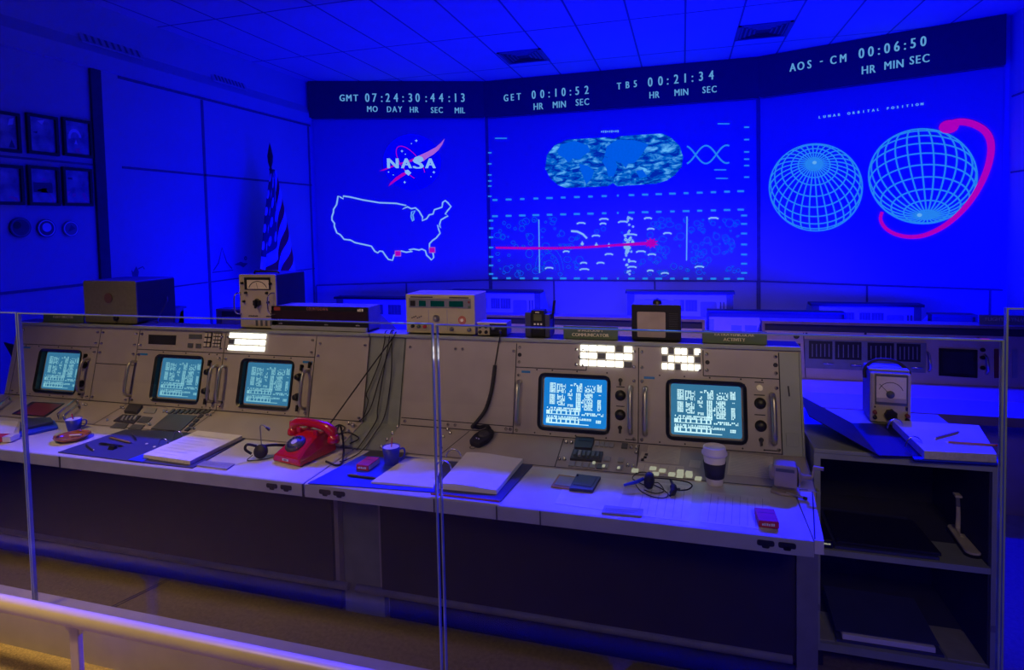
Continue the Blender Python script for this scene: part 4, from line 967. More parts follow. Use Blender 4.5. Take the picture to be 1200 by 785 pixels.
# sheet and small marks on that desk
pl_ = []
for px0, px1, lab in ((50, 205, 'brown-framed console top seen behind the speaker box with the brown spot'), (253, 437, 'brown-framed console top in the next row, seen behind the needle meter'), (552, 826, 'brown-framed console in the next row, behind the handheld radio and small television')):
    hooded(X(px0, 4.82, 365), X(px1, 4.82, 370), 2.30, -.255, lab)
# third row: only its top shows
t3, f3, g3 = hooded(X(829, 7.1, 373), X(992, 7.1, 377), 4.60, -.515, 'blue-lit third-row console with two small windows, behind the EXTRAVEHICULAR ACTIVITY plaque', 'black')
hooded(X(1093, 7.1, 373), X(1147, 7.1, 377), 4.60, -.515, 'short blue-lit third-row console top with a black line, beside the FLIGHT plaque', 'black')
for x0, x1 in ((857, 869), (873, 887)): fpoly(t3, f3, [(x0, 381), (x1, 381.5), (x1, 388), (x0, 388)], 'darkkey', 'window')
fpoly(t3, f3, [(829.5, 374), (836.5, 374), (836.5, 390), (829.5, 390)], 'darkkey', 'side_jamb')
# far pods
def pod(x0, x1, yt, Y, label, h=.55, side=True, wins=((.17, .28), (.29, .40), (.45, .55), (.56, .67)), tube=(.70, .85)):
    a = onY(x0, yt[0], Y); b = onY(x1, yt[1], Y); zt = (a.z+b.z)/2; W_ = b.x-a.x
    t = thing('flight_console', ((a.x+b.x)/2, Y, -.5), label, 'console', 'far blue-lit consoles below the screens'); f = upright(a.x, Y, 0)
    MB().prism(YZ(a.x), [(Y, -.5), (Y, zt-.03), (Y+.25, zt-.03), (Y+.45, zt-.25), (Y+.45, -.5)], 0, W_).build('rack_body', M['wall'], t)
    MB().box(WF, a.x-.02, b.x+.02, Y-.06, Y+.12, zt-.03, zt).build('top_shade_line', M['black'], t)  # black box drawn for the shaded recess along the top
    MB().box(f, 0, .07*W_, zt-h, zt-.03, 0, .02).build('side_jamb', M['darkkey'], t); MB().box(f, W_*.94, W_, zt-h, zt-.03, 0, .02).build('side_jamb', M['darkkey'], t)
    for u0, u1 in wins:
        w_ = MB().box(f, u0*W_, u1*W_, zt-.25, zt-.11, 0, .01).build('window', M['darkkey'], t)
        for i in range(3): uu = (u0+(u1-u0)*(i+1)/4)*W_; MB().box(f, uu-.004, uu+.004, zt-.24, zt-.12, .01, .013).build('window_bar', M['vent'], w_)
    if tube: MB().rrect(f, tube[0]*W_, tube[1]*W_, zt-.32, zt-.13, .02, 0, .012).build('dead_tube', M['greycase'], t)
    for u in (.10, .13, .885, .915): MB().box(f, u*W_-.008, u*W_+.008, zt-.27, zt-.13, 0, .02).build('handle', M['darkkey'], t)
    return t
pod(395, 500, (347, 349), 7.75, 'low far blue-lit console half hidden by the cream power supply', wins=((.22, .30), (.31, .40), (.41, .52), (.58, .72)), tube=None)
pod(530, 633, (338, 342), 7.75, 'far blue-lit console with black top line, seen between the power supply and the radio')
pod(735, 859, (339.5, 342.5), 7.75, 'far blue-lit console with black top line, seen behind the small television')
pod(951, 1079, (353.5, 357.5), 7.9, 'far blue-lit console with black top line below the screen of wire globes')

# ------------------------------------------------------------------ visitor glass, curb rail
def pane(x0, x1, zt, label, Y=1.60, top='edge'):
    t = thing('glass_panel', ((x0+x1)/2, Y, .315), label, 'glass panel', 'clear glass barrier panels on the curb')
    MB().box(WF, x0+.004, x1-.004, Y-.004, Y+.004, .315, zt-.003).build('glass_pane', M['glass'], t)
    MB().box(WF, x0, x1, Y-.006, Y+.006, zt-.0035, zt).build('polished_edge', M['edge'], t)
    MB().box(WF, x0, x0+.004, Y-.006, Y+.006, .315, zt-.0035).build('polished_edge', M['edge'], t)
    MB().box(WF, x1-.004, x1, Y-.006, Y+.006, .315, zt-.0035).build('polished_edge', M['edge'], t)
pane(-3.80, -2.340, 1.434, 'clear glass barrier panel cut off by the left frame edge')
pane(-2.334, -.701, 1.433, 'wide clear glass barrier panel in front of the left console and the red telephone')
pane(-.690, .695, 1.431, 'clear glass barrier panel in front of the right console and the shelf cabinet')
pane(.698, 1.95, 1.504, 'slightly taller glass barrier panel at the right frame edge')
t = thing('guard_rail', (-1.9, 1.45, .17), 'cream painted tubular rail on a bracketed post, lower left foreground', 'rail')
MB().tube([(-3.6, 1.45, .447), (1.0, 1.45, .447)], .026, 20).build('rail_tube', M['rail'], t)
p = onY(89, 745, 1.45)
for x in (p.x, p.x+1.75):
    MB().box(WF, x-.019, x+.019, 1.441, 1.459, .17, .425).build('post', M['rail'], t, bevel=.003)
    MB().prism(Fr((0, 1.446, 0), (1, 0, 0), (0, 0, 1), (0, 1, 0)), [(x-.075, .428), (x+.06, .428), (x+.019, .395), (x-.019, .395)], 0, .008).build('saddle_bracket', M['rail'], t)
    MB().box(WF, x-.05, x+.05, 1.41, 1.49, .17, .177).build('base_plate', M['rail'], t, bevel=.002)

# ------------------------------------------------------------------ shelf cabinet at the right
CYF, CX0, CX1, CZT, CZB, CYB = 2.42, .462, 1.048, .857, .085, 2.95
t = thing('shelf_cabinet', ((CX0+CX1)/2, CYF, 0), 'grey-green open metal shelf cabinet with meter and binders on top, right of the consoles', 'cabinet')
MB().box(WF, CX0, CX1, CYF, CYB, CZT-.016, CZT).build('cabinet_top', M['cabinet'], t, bevel=.003)
for x in (CX0, CX1-.022): MB().box(WF, x, x+.022, CYF, CYB, CZB, CZT-.016).build('side_panel', M['cabinet'], t)
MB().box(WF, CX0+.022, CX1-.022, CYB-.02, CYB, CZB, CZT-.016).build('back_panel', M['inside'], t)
zm = onY(1060, 655, CYF).z
MB().box(WF, CX0+.022, CX1-.022, CYF+.003, CYB-.02, zm-.022, zm).build('shelf', M['cabinet'], t, label='middle metal shelf')
MB().box(WF, CX0+.022, CX1-.022, CYF+.001, CYB-.02, CZB, CZB+.03).build('shelf', M['cabinet'], t, label='bottom metal shelf')
MB().box(WF, CX0+.022, CX1-.022, CYF, CYF+.012, CZT-.036, CZT-.016).build('top_rail', M['cabinet'], t)
for x in (CX0+.01, CX1-.04): MB().box(WF, x, x+.03, CYF+.04, CYF+.07, 0, CZB).build('foot', M['black'], t); MB().box(WF, x, x+.03, CYB-.07, CYB-.04, 0, CZB).build('foot', M['black'], t)
MB().box(WF, CX0-.002, CX0+.02, CYF-.003, CYF, .24, .262).build('hinge', M['greycase'], t)
MB().box(WF, CX1-.02, CX1+.002, CYF-.003, CYF, .25, .272).build('hinge', M['greycase'], t)
MB().tube([(CX0+.01, CYF-.0, .70), (CX0+.01, CYF-.03, .70)], .008, 8).build('latch', M['cabinet'], t)
T = Fr((0, 0, CZT))
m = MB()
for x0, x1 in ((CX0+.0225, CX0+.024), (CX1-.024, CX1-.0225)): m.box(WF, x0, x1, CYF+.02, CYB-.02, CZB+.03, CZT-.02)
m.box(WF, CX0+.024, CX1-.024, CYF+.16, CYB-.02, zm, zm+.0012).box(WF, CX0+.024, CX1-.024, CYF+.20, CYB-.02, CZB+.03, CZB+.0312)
m.build('shade_lining', M['inside'], t, label='dark inner lining')  # dark sheets paint the cabinet's inner shade onto sides and shelves
def top(px_, py): return T.px(px_, py)
#PART3

# ------------------------------------------------------------------ instruments on the console top
ZT = 1.2045; YT = 2.612
def tpx(x, y): p = onY(x, y, YT); return p.x, p.z
def front_box(name, pts, depth, label, cat, fm, cm, r=.01, face_in=.0, zb=None):
    """instrument: case + front panel; pts = (x_left, x_right, y_top) px of its front"""
    xl, xr, yt = pts; a = tpx(xl, yt); b = tpx(xr, yt); zb = zb or ZT
    t = thing(name, ((a[0]+b[0])/2, YT, zb), label, cat); f = upright(a[0], YT, zb); W_ = b[0]-a[0]; Hh = (a[1]+b[1])/2-zb
    MB().rrect(Fr(f.p(0, 0, -depth), f.U, f.V, f.W), 0, W_, .004, Hh, r, 0, depth-.006).build('case', M[cm], t)
    MB().rrect(off(f, -.006), 0, W_, .004, Hh, r, 0, .008).build('front_panel', M[fm], t, bevel=.0015)
    return t, off(f, .002), W_, Hh
# speaker box
t, f, W_, Hh = front_box('speaker_box', (97.5, 159, 329), .26, 'dark olive loudspeaker box with a round brown spot, on the left console', 'speaker', 'olive', 'caseblue', .012)
MB().cyl(f, W_*.48, Hh*.60, 0, .004, .028, n=28).build('round_badge', M['maroon2'] if 'maroon2' in M else M.setdefault('maroon2', mat('dusky_badge', (.13, .06, .055), .7)), t)
MB().lathe(f, [(.016, 0), (.016, .008), (.012, .016), (.001, .016)], 14, W_*.62, Hh*.14).build('volume_knob', M['black'], t)
MB().tube([(f.O.x+W_+.005, YT+.2, ZT+.13), (f.O.x+W_+.03, YT+.17, ZT+.10), (f.O.x+W_+.045, YT+.10, ZT+.03), (f.O.x+W_+.085, YT+.05, ZT+.006)], .0035, 8, 5).build('cord', M['black'], t)
# needle meter with side handles
t, f, W_, Hh = front_box('needle_meter', (280, 323, 321.5), .24, 'upright beige test meter with arched needle dial and side handles, left of the countdown display', 'meter', 'beige', 'caseblue', .008)
MB().box(f, W_*.16, W_*.86, Hh*.72, Hh*.945, .0, .004).build('dial_bezel', M['black'], t)
MB().box(f, W_*.24, W_*.83, Hh*.735, Hh*.90, .004, .006).build('dial', M['dialpaper'] if 'dialpaper' in M else M.setdefault('dialpaper', mat('dial_paper', (.75, .66, .45), .6)), t)
MB().ribbon(f, [(W_*(.535+.26*math.cos(a)), Hh*.69+Hh*.185*math.sin(a)) for a in [pi*(.12+.76*i/14) for i in range(15)]], .004, .0075).ribbon(f, [(W_*.535, Hh*.74), (W_*.50, Hh*.85)], .002, .008).build('needle_and_scale', M['ink'], t)
m = MB(); m.prism(f, [(W_*.5+.021*math.cos(a)*(1 if i % 2 else .8), Hh*.48+.021*math.sin(a)*(1 if i % 2 else .8)) for i, a in enumerate([pi*i/6 for i in range(12)])], 0, .018); m.box(f, W_*.5-.004, W_*.5+.005, Hh*.385, Hh*.53, .018, .026); m.build('range_knob', M['black'], t)
for u, v in ((.10, .84), (.87, .83), (.13, .50), (.79, .49), (.19, .66), (.76, .66)): MB().lathe(f, [(.007, 0), (.006, .012), (.001, .012)], 10, W_*u, Hh*v).build('screw_knob', M['black'], t)
MB().marks(f, W_*.36, Hh*.215, .008, .001, 9).marks(f, W_*.78, Hh*.215, .008, .001, 5).build('front_lettering', M['ink'], t)
for i in range(4): MB().box(f, W_*(.42+.13*i), W_*(.475+.13*i), Hh*.05, Hh*.16, 0, .002).build('terminal', M['darkkey'], t)
for u, s_ in ((-.01, 1), (.90, 1)):
    MB().tube([f.p(W_*u+.012, Hh*.66, 0), f.p(W_*u+.002, Hh*.655, .02), f.p(W_*u-.006, Hh*.58, .03), f.p(W_*u-.006, Hh*.36, .03), f.p(W_*u, Hh*.28, .02), f.p(W_*u+.01, Hh*.27, 0)], .0035, 8, 4).build('handle', M['chrome'], t)
MB().tube([f.p(W_*.25, Hh+.002, -.05), f.p(W_*.28, Hh+.012, -.05), f.p(W_*.9, Hh+.012, -.05), f.p(W_*.93, Hh+.002, -.05)], .006, 8).build('top_handle', M['black'], t)
# countdown display
t, f, W_, Hh = front_box('countdown_display', (318, 431, 359), .12, 'long low black countdown display box with a grey base, on the console top', 'display', 'black', 'greycase', .003)
MB().box(f, .004, W_-.004, .001, Hh*.17, 0, .01).build('base_lip', M['lip'], t)
MB().box(f, W_*.0, W_, Hh*.36, Hh*.80, 0, .002).build('display_window', M['darkwin'] if 'darkwin' in M else M.setdefault('darkwin', mat('smoked_window', (.03, .015, .02), .3)), t)
MB().text(f, 'COUNTDOWN', W_*.49, Hh*.83, .016, .0022, .7, .2).build('display_title', M['redled2'] if 'redled2' in M else M.setdefault('redled2', mat('copper_lettering', (.55, .22, .20), .5)), t)
MB().marks(f, W_*.93, Hh*.82, .014, .0022, 3).build('corner_lettering', M['letter'], t)
MB().box(f, W_*.03, W_*.10, Hh*.80, Hh*.95, 0, .002).build('red_corner_plate', M['redplate'] if 'redplate' in M else M.setdefault('redplate', mat('red_corner_plate', (.35, .05, .03), .6)), t)
for u in (.10, .58, .90): MB().marks(f, W_*u, Hh*.22, .007, .0022, 4).build('small_legend', M['greyplate'], t)
# power supply
t, f, W_, Hh = front_box('power_supply', (475.5, 556, 345), .17, 'cream bench power supply with three dark green displays, in the middle of the console top', 'power supply', 'cream', 'cream', .004)
MB().box(f, W_*.05, W_*.95, Hh*.66, Hh*.90, 0, .002).build('display_band', M['greycase'], t)
for u0, u1, m_ in ((.07, .145, 'black'), (.20, .30, 'tealdisp'), (.37, .57, 'tealdisp'), (.64, .84, 'tealdisp')): MB().box(f, W_*u0, W_*u1, Hh*.70, Hh*.84, .002, .0035).build('display_window', M[m_], t)
MB().box(f, W_*.07, W_*.40, Hh*.915, Hh*.945, 0, .001).box(f, W_*.64, W_*.92, Hh*.91, Hh*.94, 0, .001).build('front_lettering', M['ink'], t)
for v in (.82, .70): MB().cyl(f, W_*.925, Hh*v, .002, .006, .006, n=10).build('indicator_lens', M['maroon'] if v > .8 else M['green'], t)
MB().lathe(f, [(.017, 0), (.017, .006), (.012, .008), (.011, .022), (.001, .022)], 20, W_*.45, Hh*.40).build('selector_knob', M['alu'], t)
MB().ring(f, W_*.82, Hh*.37, .017, .004, .002, 24).ring(f, W_*.82, Hh*.37, .010, .004, .002, 20).build('red_ring_mark', M['redcard'], t)
MB().cyl(f, W_*.82, Hh*.37, 0, .006, .008, n=14).build('output_socket', M['letter'], t)
for u, m_ in ((.10, 'black'), (.19, 'green'), (.28, 'redcard')): MB().lathe(f, [(.008, 0), (.008, .012), (.001, .012)], 12, W_*u, Hh*.19).build('push_button', M[m_], t)
for u in (.67, .92): MB().lathe(f, [(.010, 0), (.008, .016), (.001, .016)], 12, W_*u, Hh*.14).build('terminal_post', M['greycase'], t)
for i in range(6): MB().cyl(f, W_*(.09+.027*i), Hh*(.40+.02*(i % 3)), 0, .003, .003, n=8).build('small_button', M['ink'], t)
for u in (.06, .88): MB().box(f, W_*u, W_*(u+.08), -.0, .004, -.05, -.01).build('foot', M['black'], t)
for u0, u1 in ((.33, .34), (.60, .61)): MB().box(f, W_*u0, W_*u1, Hh*.10, Hh*.62, 0, .0008).build('panel_line', M['greykey'], t)
# small junction box the microphone hangs from
t, f, W_, Hh = front_box('intercom_box', (559.5, 593.5, 377.5), .08, 'small knobbed intercom box with a pale rim, right of the cream power supply', 'intercom', 'black', 'greycase', .002)
m = MB(); m.box(f, -.002, W_+.002, Hh-.006, Hh, -.004, .006); m.build('pale_rim', M['print'], t)
MB().box(f, .002, W_*.42, .004, Hh-.008, 0, .002).build('cream_plate', M['cream'], t)
for u, v in ((.10, .28), (.31, .28), (.10, .68), (.31, .68)): MB().lathe(f, [(.008, 0), (.007, .012), (.001, .012)], 12, W_*u, Hh*v).build('knob', M['black'], t)
MB().lathe(f, [(.010, 0), (.009, .014), (.001, .014)], 14, W_*.56, Hh*.6).build('knob', M['alu'], t)
MB().cyl(f, W_*.80, Hh*.45, 0, .012, .009, n=14).build('cord_socket', M['chrome'], t)
# hanging fist microphone and its cord
P = [f.p(W_*.80, Hh*.45, .012), onY(586, 398, 2.57), onY(583, 415, 2.55), onY(581, 428, 2.545)]
cord = [(581, 428), (579, 445), (576, 462), (570, 480), (562, 492), (556, 499), (556.5, 504), (563, 505.5), (570, 503.5), (575, 501.5)]
def on_face(x, y, w): u, v = PF.px(x, y); return PF.p(u, v, w)
def on_shelf(x, y, w): u, v = SF.px(x, y); return SF.p(u, v, w)
t = thing('fist_microphone', on_shelf(562, 522, 0), 'black fist microphone on a thick coiled cord, lying on the sloping shelf', 'microphone')
MB().tube([P[0], onY(586.5, 392, 2.56), on_face(585, 404, .012), on_face(583, 416, .012), on_face(581, 428, .014)], .0028, 8, 5).build('thin_cord', M['black'], t)
C_ = [on_face(x, y, .014) if y < 492 else (on_face(x, y, .022) if y < 502 else on_shelf(x, y, .02)) for x, y in cord]
C_ = spline(C_, 14); coil = []
for i, p in enumerate(C_):
    coil.append(.0085+.0014*math.sin(i*2.2))
MB().tube(C_, coil, 10).build('coiled_cord', M['rubber'], t)
a = on_shelf(575, 500, 0); 
mf = SF.sub(*SF.px(565.5, 515.5), 0, math.radians(-68)+pi)
m = MB(); sh = [(-.052, -.014), (-.046, -.024), (-.01, -.031), (.025, -.026), (.045, -.016), (.052, 0), (.045, .016), (.025, .026), (-.01, .031), (-.046, .024), (-.052, .014)]
mf = SF.sub(*SF.px(566, 515.5), 0, math.radians(70))
m.prism(mf, [(a_*1.2, b_*1.25) for a_, b_ in sh], 0, .026).build('microphone_body', M['rubber'], t, bevel=.006)
MB().lathe(mf, [(.024, .026), (.022, .030), (.001, .031)], 20, .008, 0).build('microphone_grille', M['dark'], t)
for v in (-.007, .006): MB().lathe(mf, [(.004, .026), (.003, .030), (.0003, .030)], 8, -.034, v).build('rivet', M['chrome'], t)
MB().ring(mf, -.072, 0, .010, .004, .006, 14, .012).build('hanging_loop', M['dark'], t)
# handheld radio in a cradle
t, f, W_, Hh = front_box('handheld_radio', (622.5, 637.5, 363.5), .05, 'small handheld radio standing in a dark charging cradle with a bent antenna', 'radio', 'black', 'rubber', .004)
MB().box(f, W_*.2, W_*.8, Hh*.62, Hh*.85, 0, .002).build('radio_display', M['oliv'] if 'oliv' in M else M.setdefault('oliv', mat('lcd', (.12, .13, .05), .4)), t)
MB().marks(f, W_*.5, Hh*.90, .006, .001, 4).build('radio_legend', M['letter'], t)
for i in range(3):
    for j in range(2): MB().box(f, W_*(.2+.25*i), W_*(.34+.25*i), Hh*(.46-.14*j), Hh*(.52-.14*j), 0, .0025).build('key', M['letter'], t)
MB().tube([f.p(W_+.004, Hh*.55, -.03), f.p(W_+.028, Hh*.70, -.03), f.p(W_+.034, Hh*.85, -.03), f.p(W_+.043, Hh*1.35, -.03)], [.004, .006, .005, .006], 8).build('antenna', M['black'], t)
c = thing('charging_cradle', (f.O.x+W_/2, YT, ZT), 'dark charging cradle holding the handheld radio, left of the communicator plaque', 'charger')
MB().box(f, -.03, -.002, 0, Hh*.92, -.09, .0).box(f, W_+.002, W_+.026, 0, Hh*.86, -.09, .0).box(f, -.03, W_+.026, -.0, Hh*.90, -.10, -.062).build('cradle_body', M['crad'] if 'crad' in M else M.setdefault('crad', mat('cradle', (.05, .05, .10), .5)), c, bevel=.004)
# small television
t, f, W_, Hh = front_box('portable_television', (740, 798, 357), .16, 'small black portable television with a blank beige screen, on the console top', 'television', 'black', 'greycase', .006)
MB().rrect(f, W_*.115, W_*.69, Hh*.10, Hh*.80, .005, 0, .002).build('blank_screen', M['tv'], t)
for i in range(9): MB().box(f, W_*.76, W_*.94, Hh*(.35+.05*i), Hh*(.365+.05*i), 0, .0025).build('speaker_slot', M['dark'], t)
MB().lathe(Fr(f.p(W_*.52, Hh, -.03), (1, 0, 0), (0, 1, 0)), [(.02, 0), (.018, .012), (.012, .02), (.001, .022)], 14).build('antenna_mount', M['black'], t)
MB().tube([f.p(W_*.48, Hh+.008, -.03), f.p(W_*.52, Hh+.022, -.03), f.p(W_*.58, Hh+.012, -.03)], .004, 8, 3).build('antenna_stub', M['black'], t)
# plaques
def plaque(x0, x1, yt, lines, label, h=.008, lean=.0, Y=YT-.006, z=ZT, mt='green', lm='letter'):
    a = onY(x0, yt, Y); b = onY(x1, yt, Y); t = thing('name_plaque', ((a.x+b.x)/2, Y, z), label, 'sign'); W_ = b.x-a.x; Hh = (a.z+b.z)/2-z
    f = Fr((a.x, Y, z), (1, 0, 0), (0, .10, .995), (0, -.995, .10))
    MB().box(f, 0, W_, .0, Hh, -.008, 0).build('plaque_board', M[mt], t, bevel=.001)
    m = MB()
    for s_, u, v, hh in lines: m.text(f, s_, W_*u, Hh*v, Hh*hh, .0006, .95, .16, bold=.0009)
    m.build('plaque_lettering', M[lm], t)
plaque(50, 97, 367.5, [('FLIGHT DIRECTOR', .5, .48, .26)], 'dark green plaque reading FLIGHT DIRECTOR, beside the speaker box')
plaque(660, 724, 382.5, [('SPACECRAFT', .5, .58, .24), ('COMMUNICATOR', .5, .20, .26)], 'dark green plaque reading SPACECRAFT COMMUNICATOR, above the left lit indicator panel')
plaque(823, 899, 388, [('EXTRAVEHICULAR', .5, .60, .25), ('ACTIVITY', .5, .20, .26)], 'dark green plaque reading EXTRAVEHICULAR ACTIVITY, at the right end of the console top')
plaque(1148, 1215, 369.5, [('FLIGHT DYNAMICS', .55, .42, .36)], 'dark plaque beginning FLIGHT, on the next row console at the right edge', Y=4.84, z=.952, mt='greycase')
# loose wires on the filler top
t = thing('cable_bundle', (-1.40, 2.62, 1.2), 'black cables running down the filler panel from the console top', 'cable')
for pts in (((452, 390), (451, 402), (445, 425), (435, 450), (430, 462), (432, 470), (428, 485), (424, 492)), ((463, 392), (455, 415), (445, 445), (436, 475), (428, 488), (420, 494)),
            ((458, 391), (452, 425), (447, 455), (443, 480), (442, 492), (430, 512), (418, 527)), ((460, 391), (459, 440), (452, 485), (440, 508), (424, 528), (408, 538), (398, 541))):
    Q = [on_face(x, y, .006) if y < 497 else (on_shelf(x, y, .006) if y < 524 else onZ(x, y, .749)) for x, y in pts]
    MB().tube([onY(pts[0][0]+2, pts[0][1]-3, 2.60)]+Q, .0024, 8, 5).build('cable', M['rubber'], t)
t = thing('straight_phone_cord', on_shelf(385, 500, .03), 'taut black cord from the console top down to the red telephone', 'cord')
MB().tube([onY(463, 392, 2.575), onY(424, 445, 2.43), onY(385, 499, 2.28)], .0034, 8).build('cord_run', M['rubber'], t)
t = thing('plugged_cord', on_shelf(428, 500, 0), 'small loose black cable lying at the foot of the filler panel by the red telephone', 'cable')
Q = [on_shelf(x, y, .006) for x, y in ((396, 512), (404, 503), (398, 499), (392, 503), (397, 509), (408, 508), (418, 512), (420, 516), (410, 521))]
MB().tube(Q, .003, 8, 6).build('cable_loop', M['rubber'], t)
for x, y in ((408, 507), (414, 500), (402, 514)): u, v = SF.px(x, y); MB().lathe(SF, [(.009, 0), (.009, .012), (.006, .016), (.001, .016)], 10, u, v).build('cable_plug', M['alu'], t)

# ------------------------------------------------------------------ things on the desk
ZD = .7425
def D(x, y, z=ZD): p = onZ(x, y, z); return (p.x, p.y)
DF = Fr((0, 0, ZD))
def dpoly(t, pts, z0, z1, m, name, bevel=0, label=None): return MB().prism(DF, [D(*p) for p in pts], z0, z1).build(name, M[m], t, bevel=bevel, label=label)
# far left: album with a carton
t = thing('open_album', (*D(40, 500), ZD), 'dark blue open album leaning on the desk at the far left', 'book')
a = D(20, 512); b = D(67, 500)
MB().prism(DF, [D(22, 513), D(68, 503), D(64, 495), D(24, 497)], .001, .012).build('cover', M['bluecover'], t)
MB().prism(DF, [D(24, 508), D(63, 499.5), D(60, 494.5), D(26, 495)], .012, .026).build('page_block', M['folder'], t, bevel=.003)
t = thing('paper_sheet', (*D(0, 502), ZD), 'loose pale paper sheets at the far left end of the desk', 'paper')
MB().prism(DF, [D(-30, 519), D(14, 512), D(22, 494), D(-20, 493)], 0, .003).build('sheet', M['paper'], t)
t = thing('small_carton', (*D(8, 516), ZD), 'small reddish carton at the far left desk edge, in front of the paper sheets', 'box')
fr_ = yard(*D(-8, 519), ZD, math.radians(14)); MB().box(fr_, -.04, .085, 0, .05, .003, .028).build('carton', M['redcard'], t, bevel=.002); MB().box(fr_, .045, .0855, -.0005, .0505, .004, .0285).build('pale_label', M['whitecard'], t)
# ashtray
ax, ay = D(85, 514.5); t = thing('ashtray', (ax, ay, ZD), 'round amber glass ashtray in front of the blue cup at the left', 'ashtray'); f = yard(ax, ay, ZD)
MB().lathe(f, [(.001, 0), (.055, 0), (.068, .012), (.075, .020), (.070, .021), (.060, .012), (.052, .006), (.001, .006)], 30).build('dish', M['amber'], t)
for a in range(4): q = f.sub(.070*math.cos(a*pi/2+.5), .070*math.sin(a*pi/2+.5), .018, a*pi/2+.5); MB().box(q, -.008, .006, -.008, .008, 0, .006).build('rest_notch', M['amber'], t)
MB().tube([f.p(-.03, .012, .012), f.p(.03, .02, .016)], .004, 8).build('cigarette_stub', M['paper'], t)
# cup with stirrer
def cup(x, y, zb, h, r0, r1, body, label, stick=True, hd=True, name='drinking_cup', hang=.6):
    px_, py_ = D(x, y); t = thing(name, (px_, py_, ZD), label, 'cup'); f = yard(px_, py_, ZD)
    MB().lathe(f, [(.001, 0), (r0, 0), (r0*1.04, .004), (r1, h), (r1*.93, h), (r0*.93, .006), (.001, .006)], 26).build('cup_body', M[body], t)
    if hd:
        c, s_ = math.cos(hang), math.sin(hang); R = lambda d, z: f.p(d*c, d*s_, z)
        MB().tube([R(r1*.93, h*.80), R(r1+.014, h*.82), R(r1+.018, h*.55), R(r1+.008, h*.32), R(r0*1.05, h*.30)], .0035, 8, 4).build('handle', M[body], t)
    MB().lathe(f, [(r1*.90, h*.97), (.001, h*.97)], 20).build('drink_surface', M['whitecard'], t)
    return t, f
t, f = cup(87, 504, 0, .058, .026, .036, 'bluemug', 'small blue cup with a pink stirrer behind the amber ashtray')
MB().tube([f.p(0, 0, .045), f.p(-.012, .0, .082)], .0028, 8).build('stirrer', M['redcard'], t)
# left binder: cover with pens, page stack and rings
t = thing('ring_binder', (*D(160, 524), ZD), 'open dark blue ring binder with a thick stack of pages, middle of the left desk', 'binder')
dpoly(t, [(68, 530.5), (157, 541.5), (238, 507.5), (147, 504)], 0, .004, 'folder', 'cover')
dpoly(t, [(157, 541.5), (226, 549), (288, 514), (238, 507.5)], 0, .004, 'folder', 'cover')
dpoly(t, [(150, 540.5), (166, 542.5), (243, 508), (236, 507.4)], .004, .007, 'bluecover', 'spine_strip')
st_ = dpoly(t, [(168, 538), (223, 546), (284, 515.5), (232, 509.5)], .004, .020, 'paperedge', 'page_stack', .002)
m = MB(); q = [D(*p) for p in ((168, 538), (223, 546), (284, 515.5), (232, 509.5))]
m.prism(DF, q, .020, .0215); m.build('top_page', M['paper'], t)
mb = MB()
for i in range(1, 9):
    s_ = i/10; a = Vector(q[0]).lerp(Vector(q[3]), s_); b = Vector(q[1]).lerp(Vector(q[2]), s_); mb.ribbon(DF, [tuple(a.lerp(b, .12)), tuple(a.lerp(b, random.uniform(.55, .9)))], .002, .0222)
mb.build('page_lines', M['greykey'], t)
def ring(t, c, ang, r=.028, z=.03):
    f = yard(c[0], c[1], ZD, ang); MB().tube([f.p(r*math.cos(a), 0, z-.008+r*1.15*math.sin(a)) for a in [pi*i/14 for i in range(15)]], .0028, 8).build('binder_ring', M['chrome'], t)
ring(t, D(192, 525), .05, .026, .02); ring(t, D(209, 516), .05, .026, .02)
for x, y in ((181, 524.5), (172, 521), (179, 531)): MB().cyl(DF, *D(x, y), .004, .0055, .006, n=10).build('binder_rivet', M['gold'], t)
def pen(p0, p1, label, m='black', r=.0045, z=.0085, tip=None, name='pen', cat='pen', zz=ZD):
    a = onZ(p0[0], p0[1], zz+z); b = onZ(p1[0], p1[1], zz+z); t = thing(name, a, label, cat); d = (b-a)
    MB().tube([a, a+d*.12, a+d*.9, b], [r*.5, r, r, r*.7], 10).build('barrel', M[m], t)
    MB().tube([b-d*.02, b+d*.06], [r*.75, r*.3], 10).build('tip', M[tip or 'chrome'], t)
    MB().tube([a+d*.08+Vector((0, 0, r*1.1)), a+d*.34+Vector((0, 0, r*1.3))], r*.28, 6).build('clip', M['chrome'], t)
pen((116, 519.5), (143.5, 522.5), 'black pen lying on the open dark binder cover, the longest of its pens')
pen((128, 512), (153, 518.5), 'brownish pen lying on the open dark binder cover behind the others', 'pencil', tip='chrome')
pen((101, 520.5), (109.5, 527), 'short blue-black pen nearest the front of the open binder cover', 'folder', tip='letter')
pen((155, 509), (160, 515), 'small black pen standing out near the back of the open binder cover', 'black', tip='chrome')
t = thing('bulldog_clip', (*D(132, 527), ZD+.004), 'small black paper clip on the front of the open binder cover', 'clip'); q = D(132, 527)
MB().prism(Fr((q[0]-.015, q[1], ZD+.004), (0, 1, 0), (0, 0, 1), (1, 0, 0)), [(-.012, 0), (.012, 0), (.003, .014), (-.003, .014)], 0, .03).build('clip_body', M['black'], t)
MB().tube([(q[0]-.008, q[1]+.01, ZD+.01), (q[0]-.006, q[1]+.026, ZD+.012), (q[0]+.006, q[1]+.026, ZD+.012), (q[0]+.008, q[1]+.01, ZD+.01)], .0012, 6).build('clip_arm', M['black'], t)
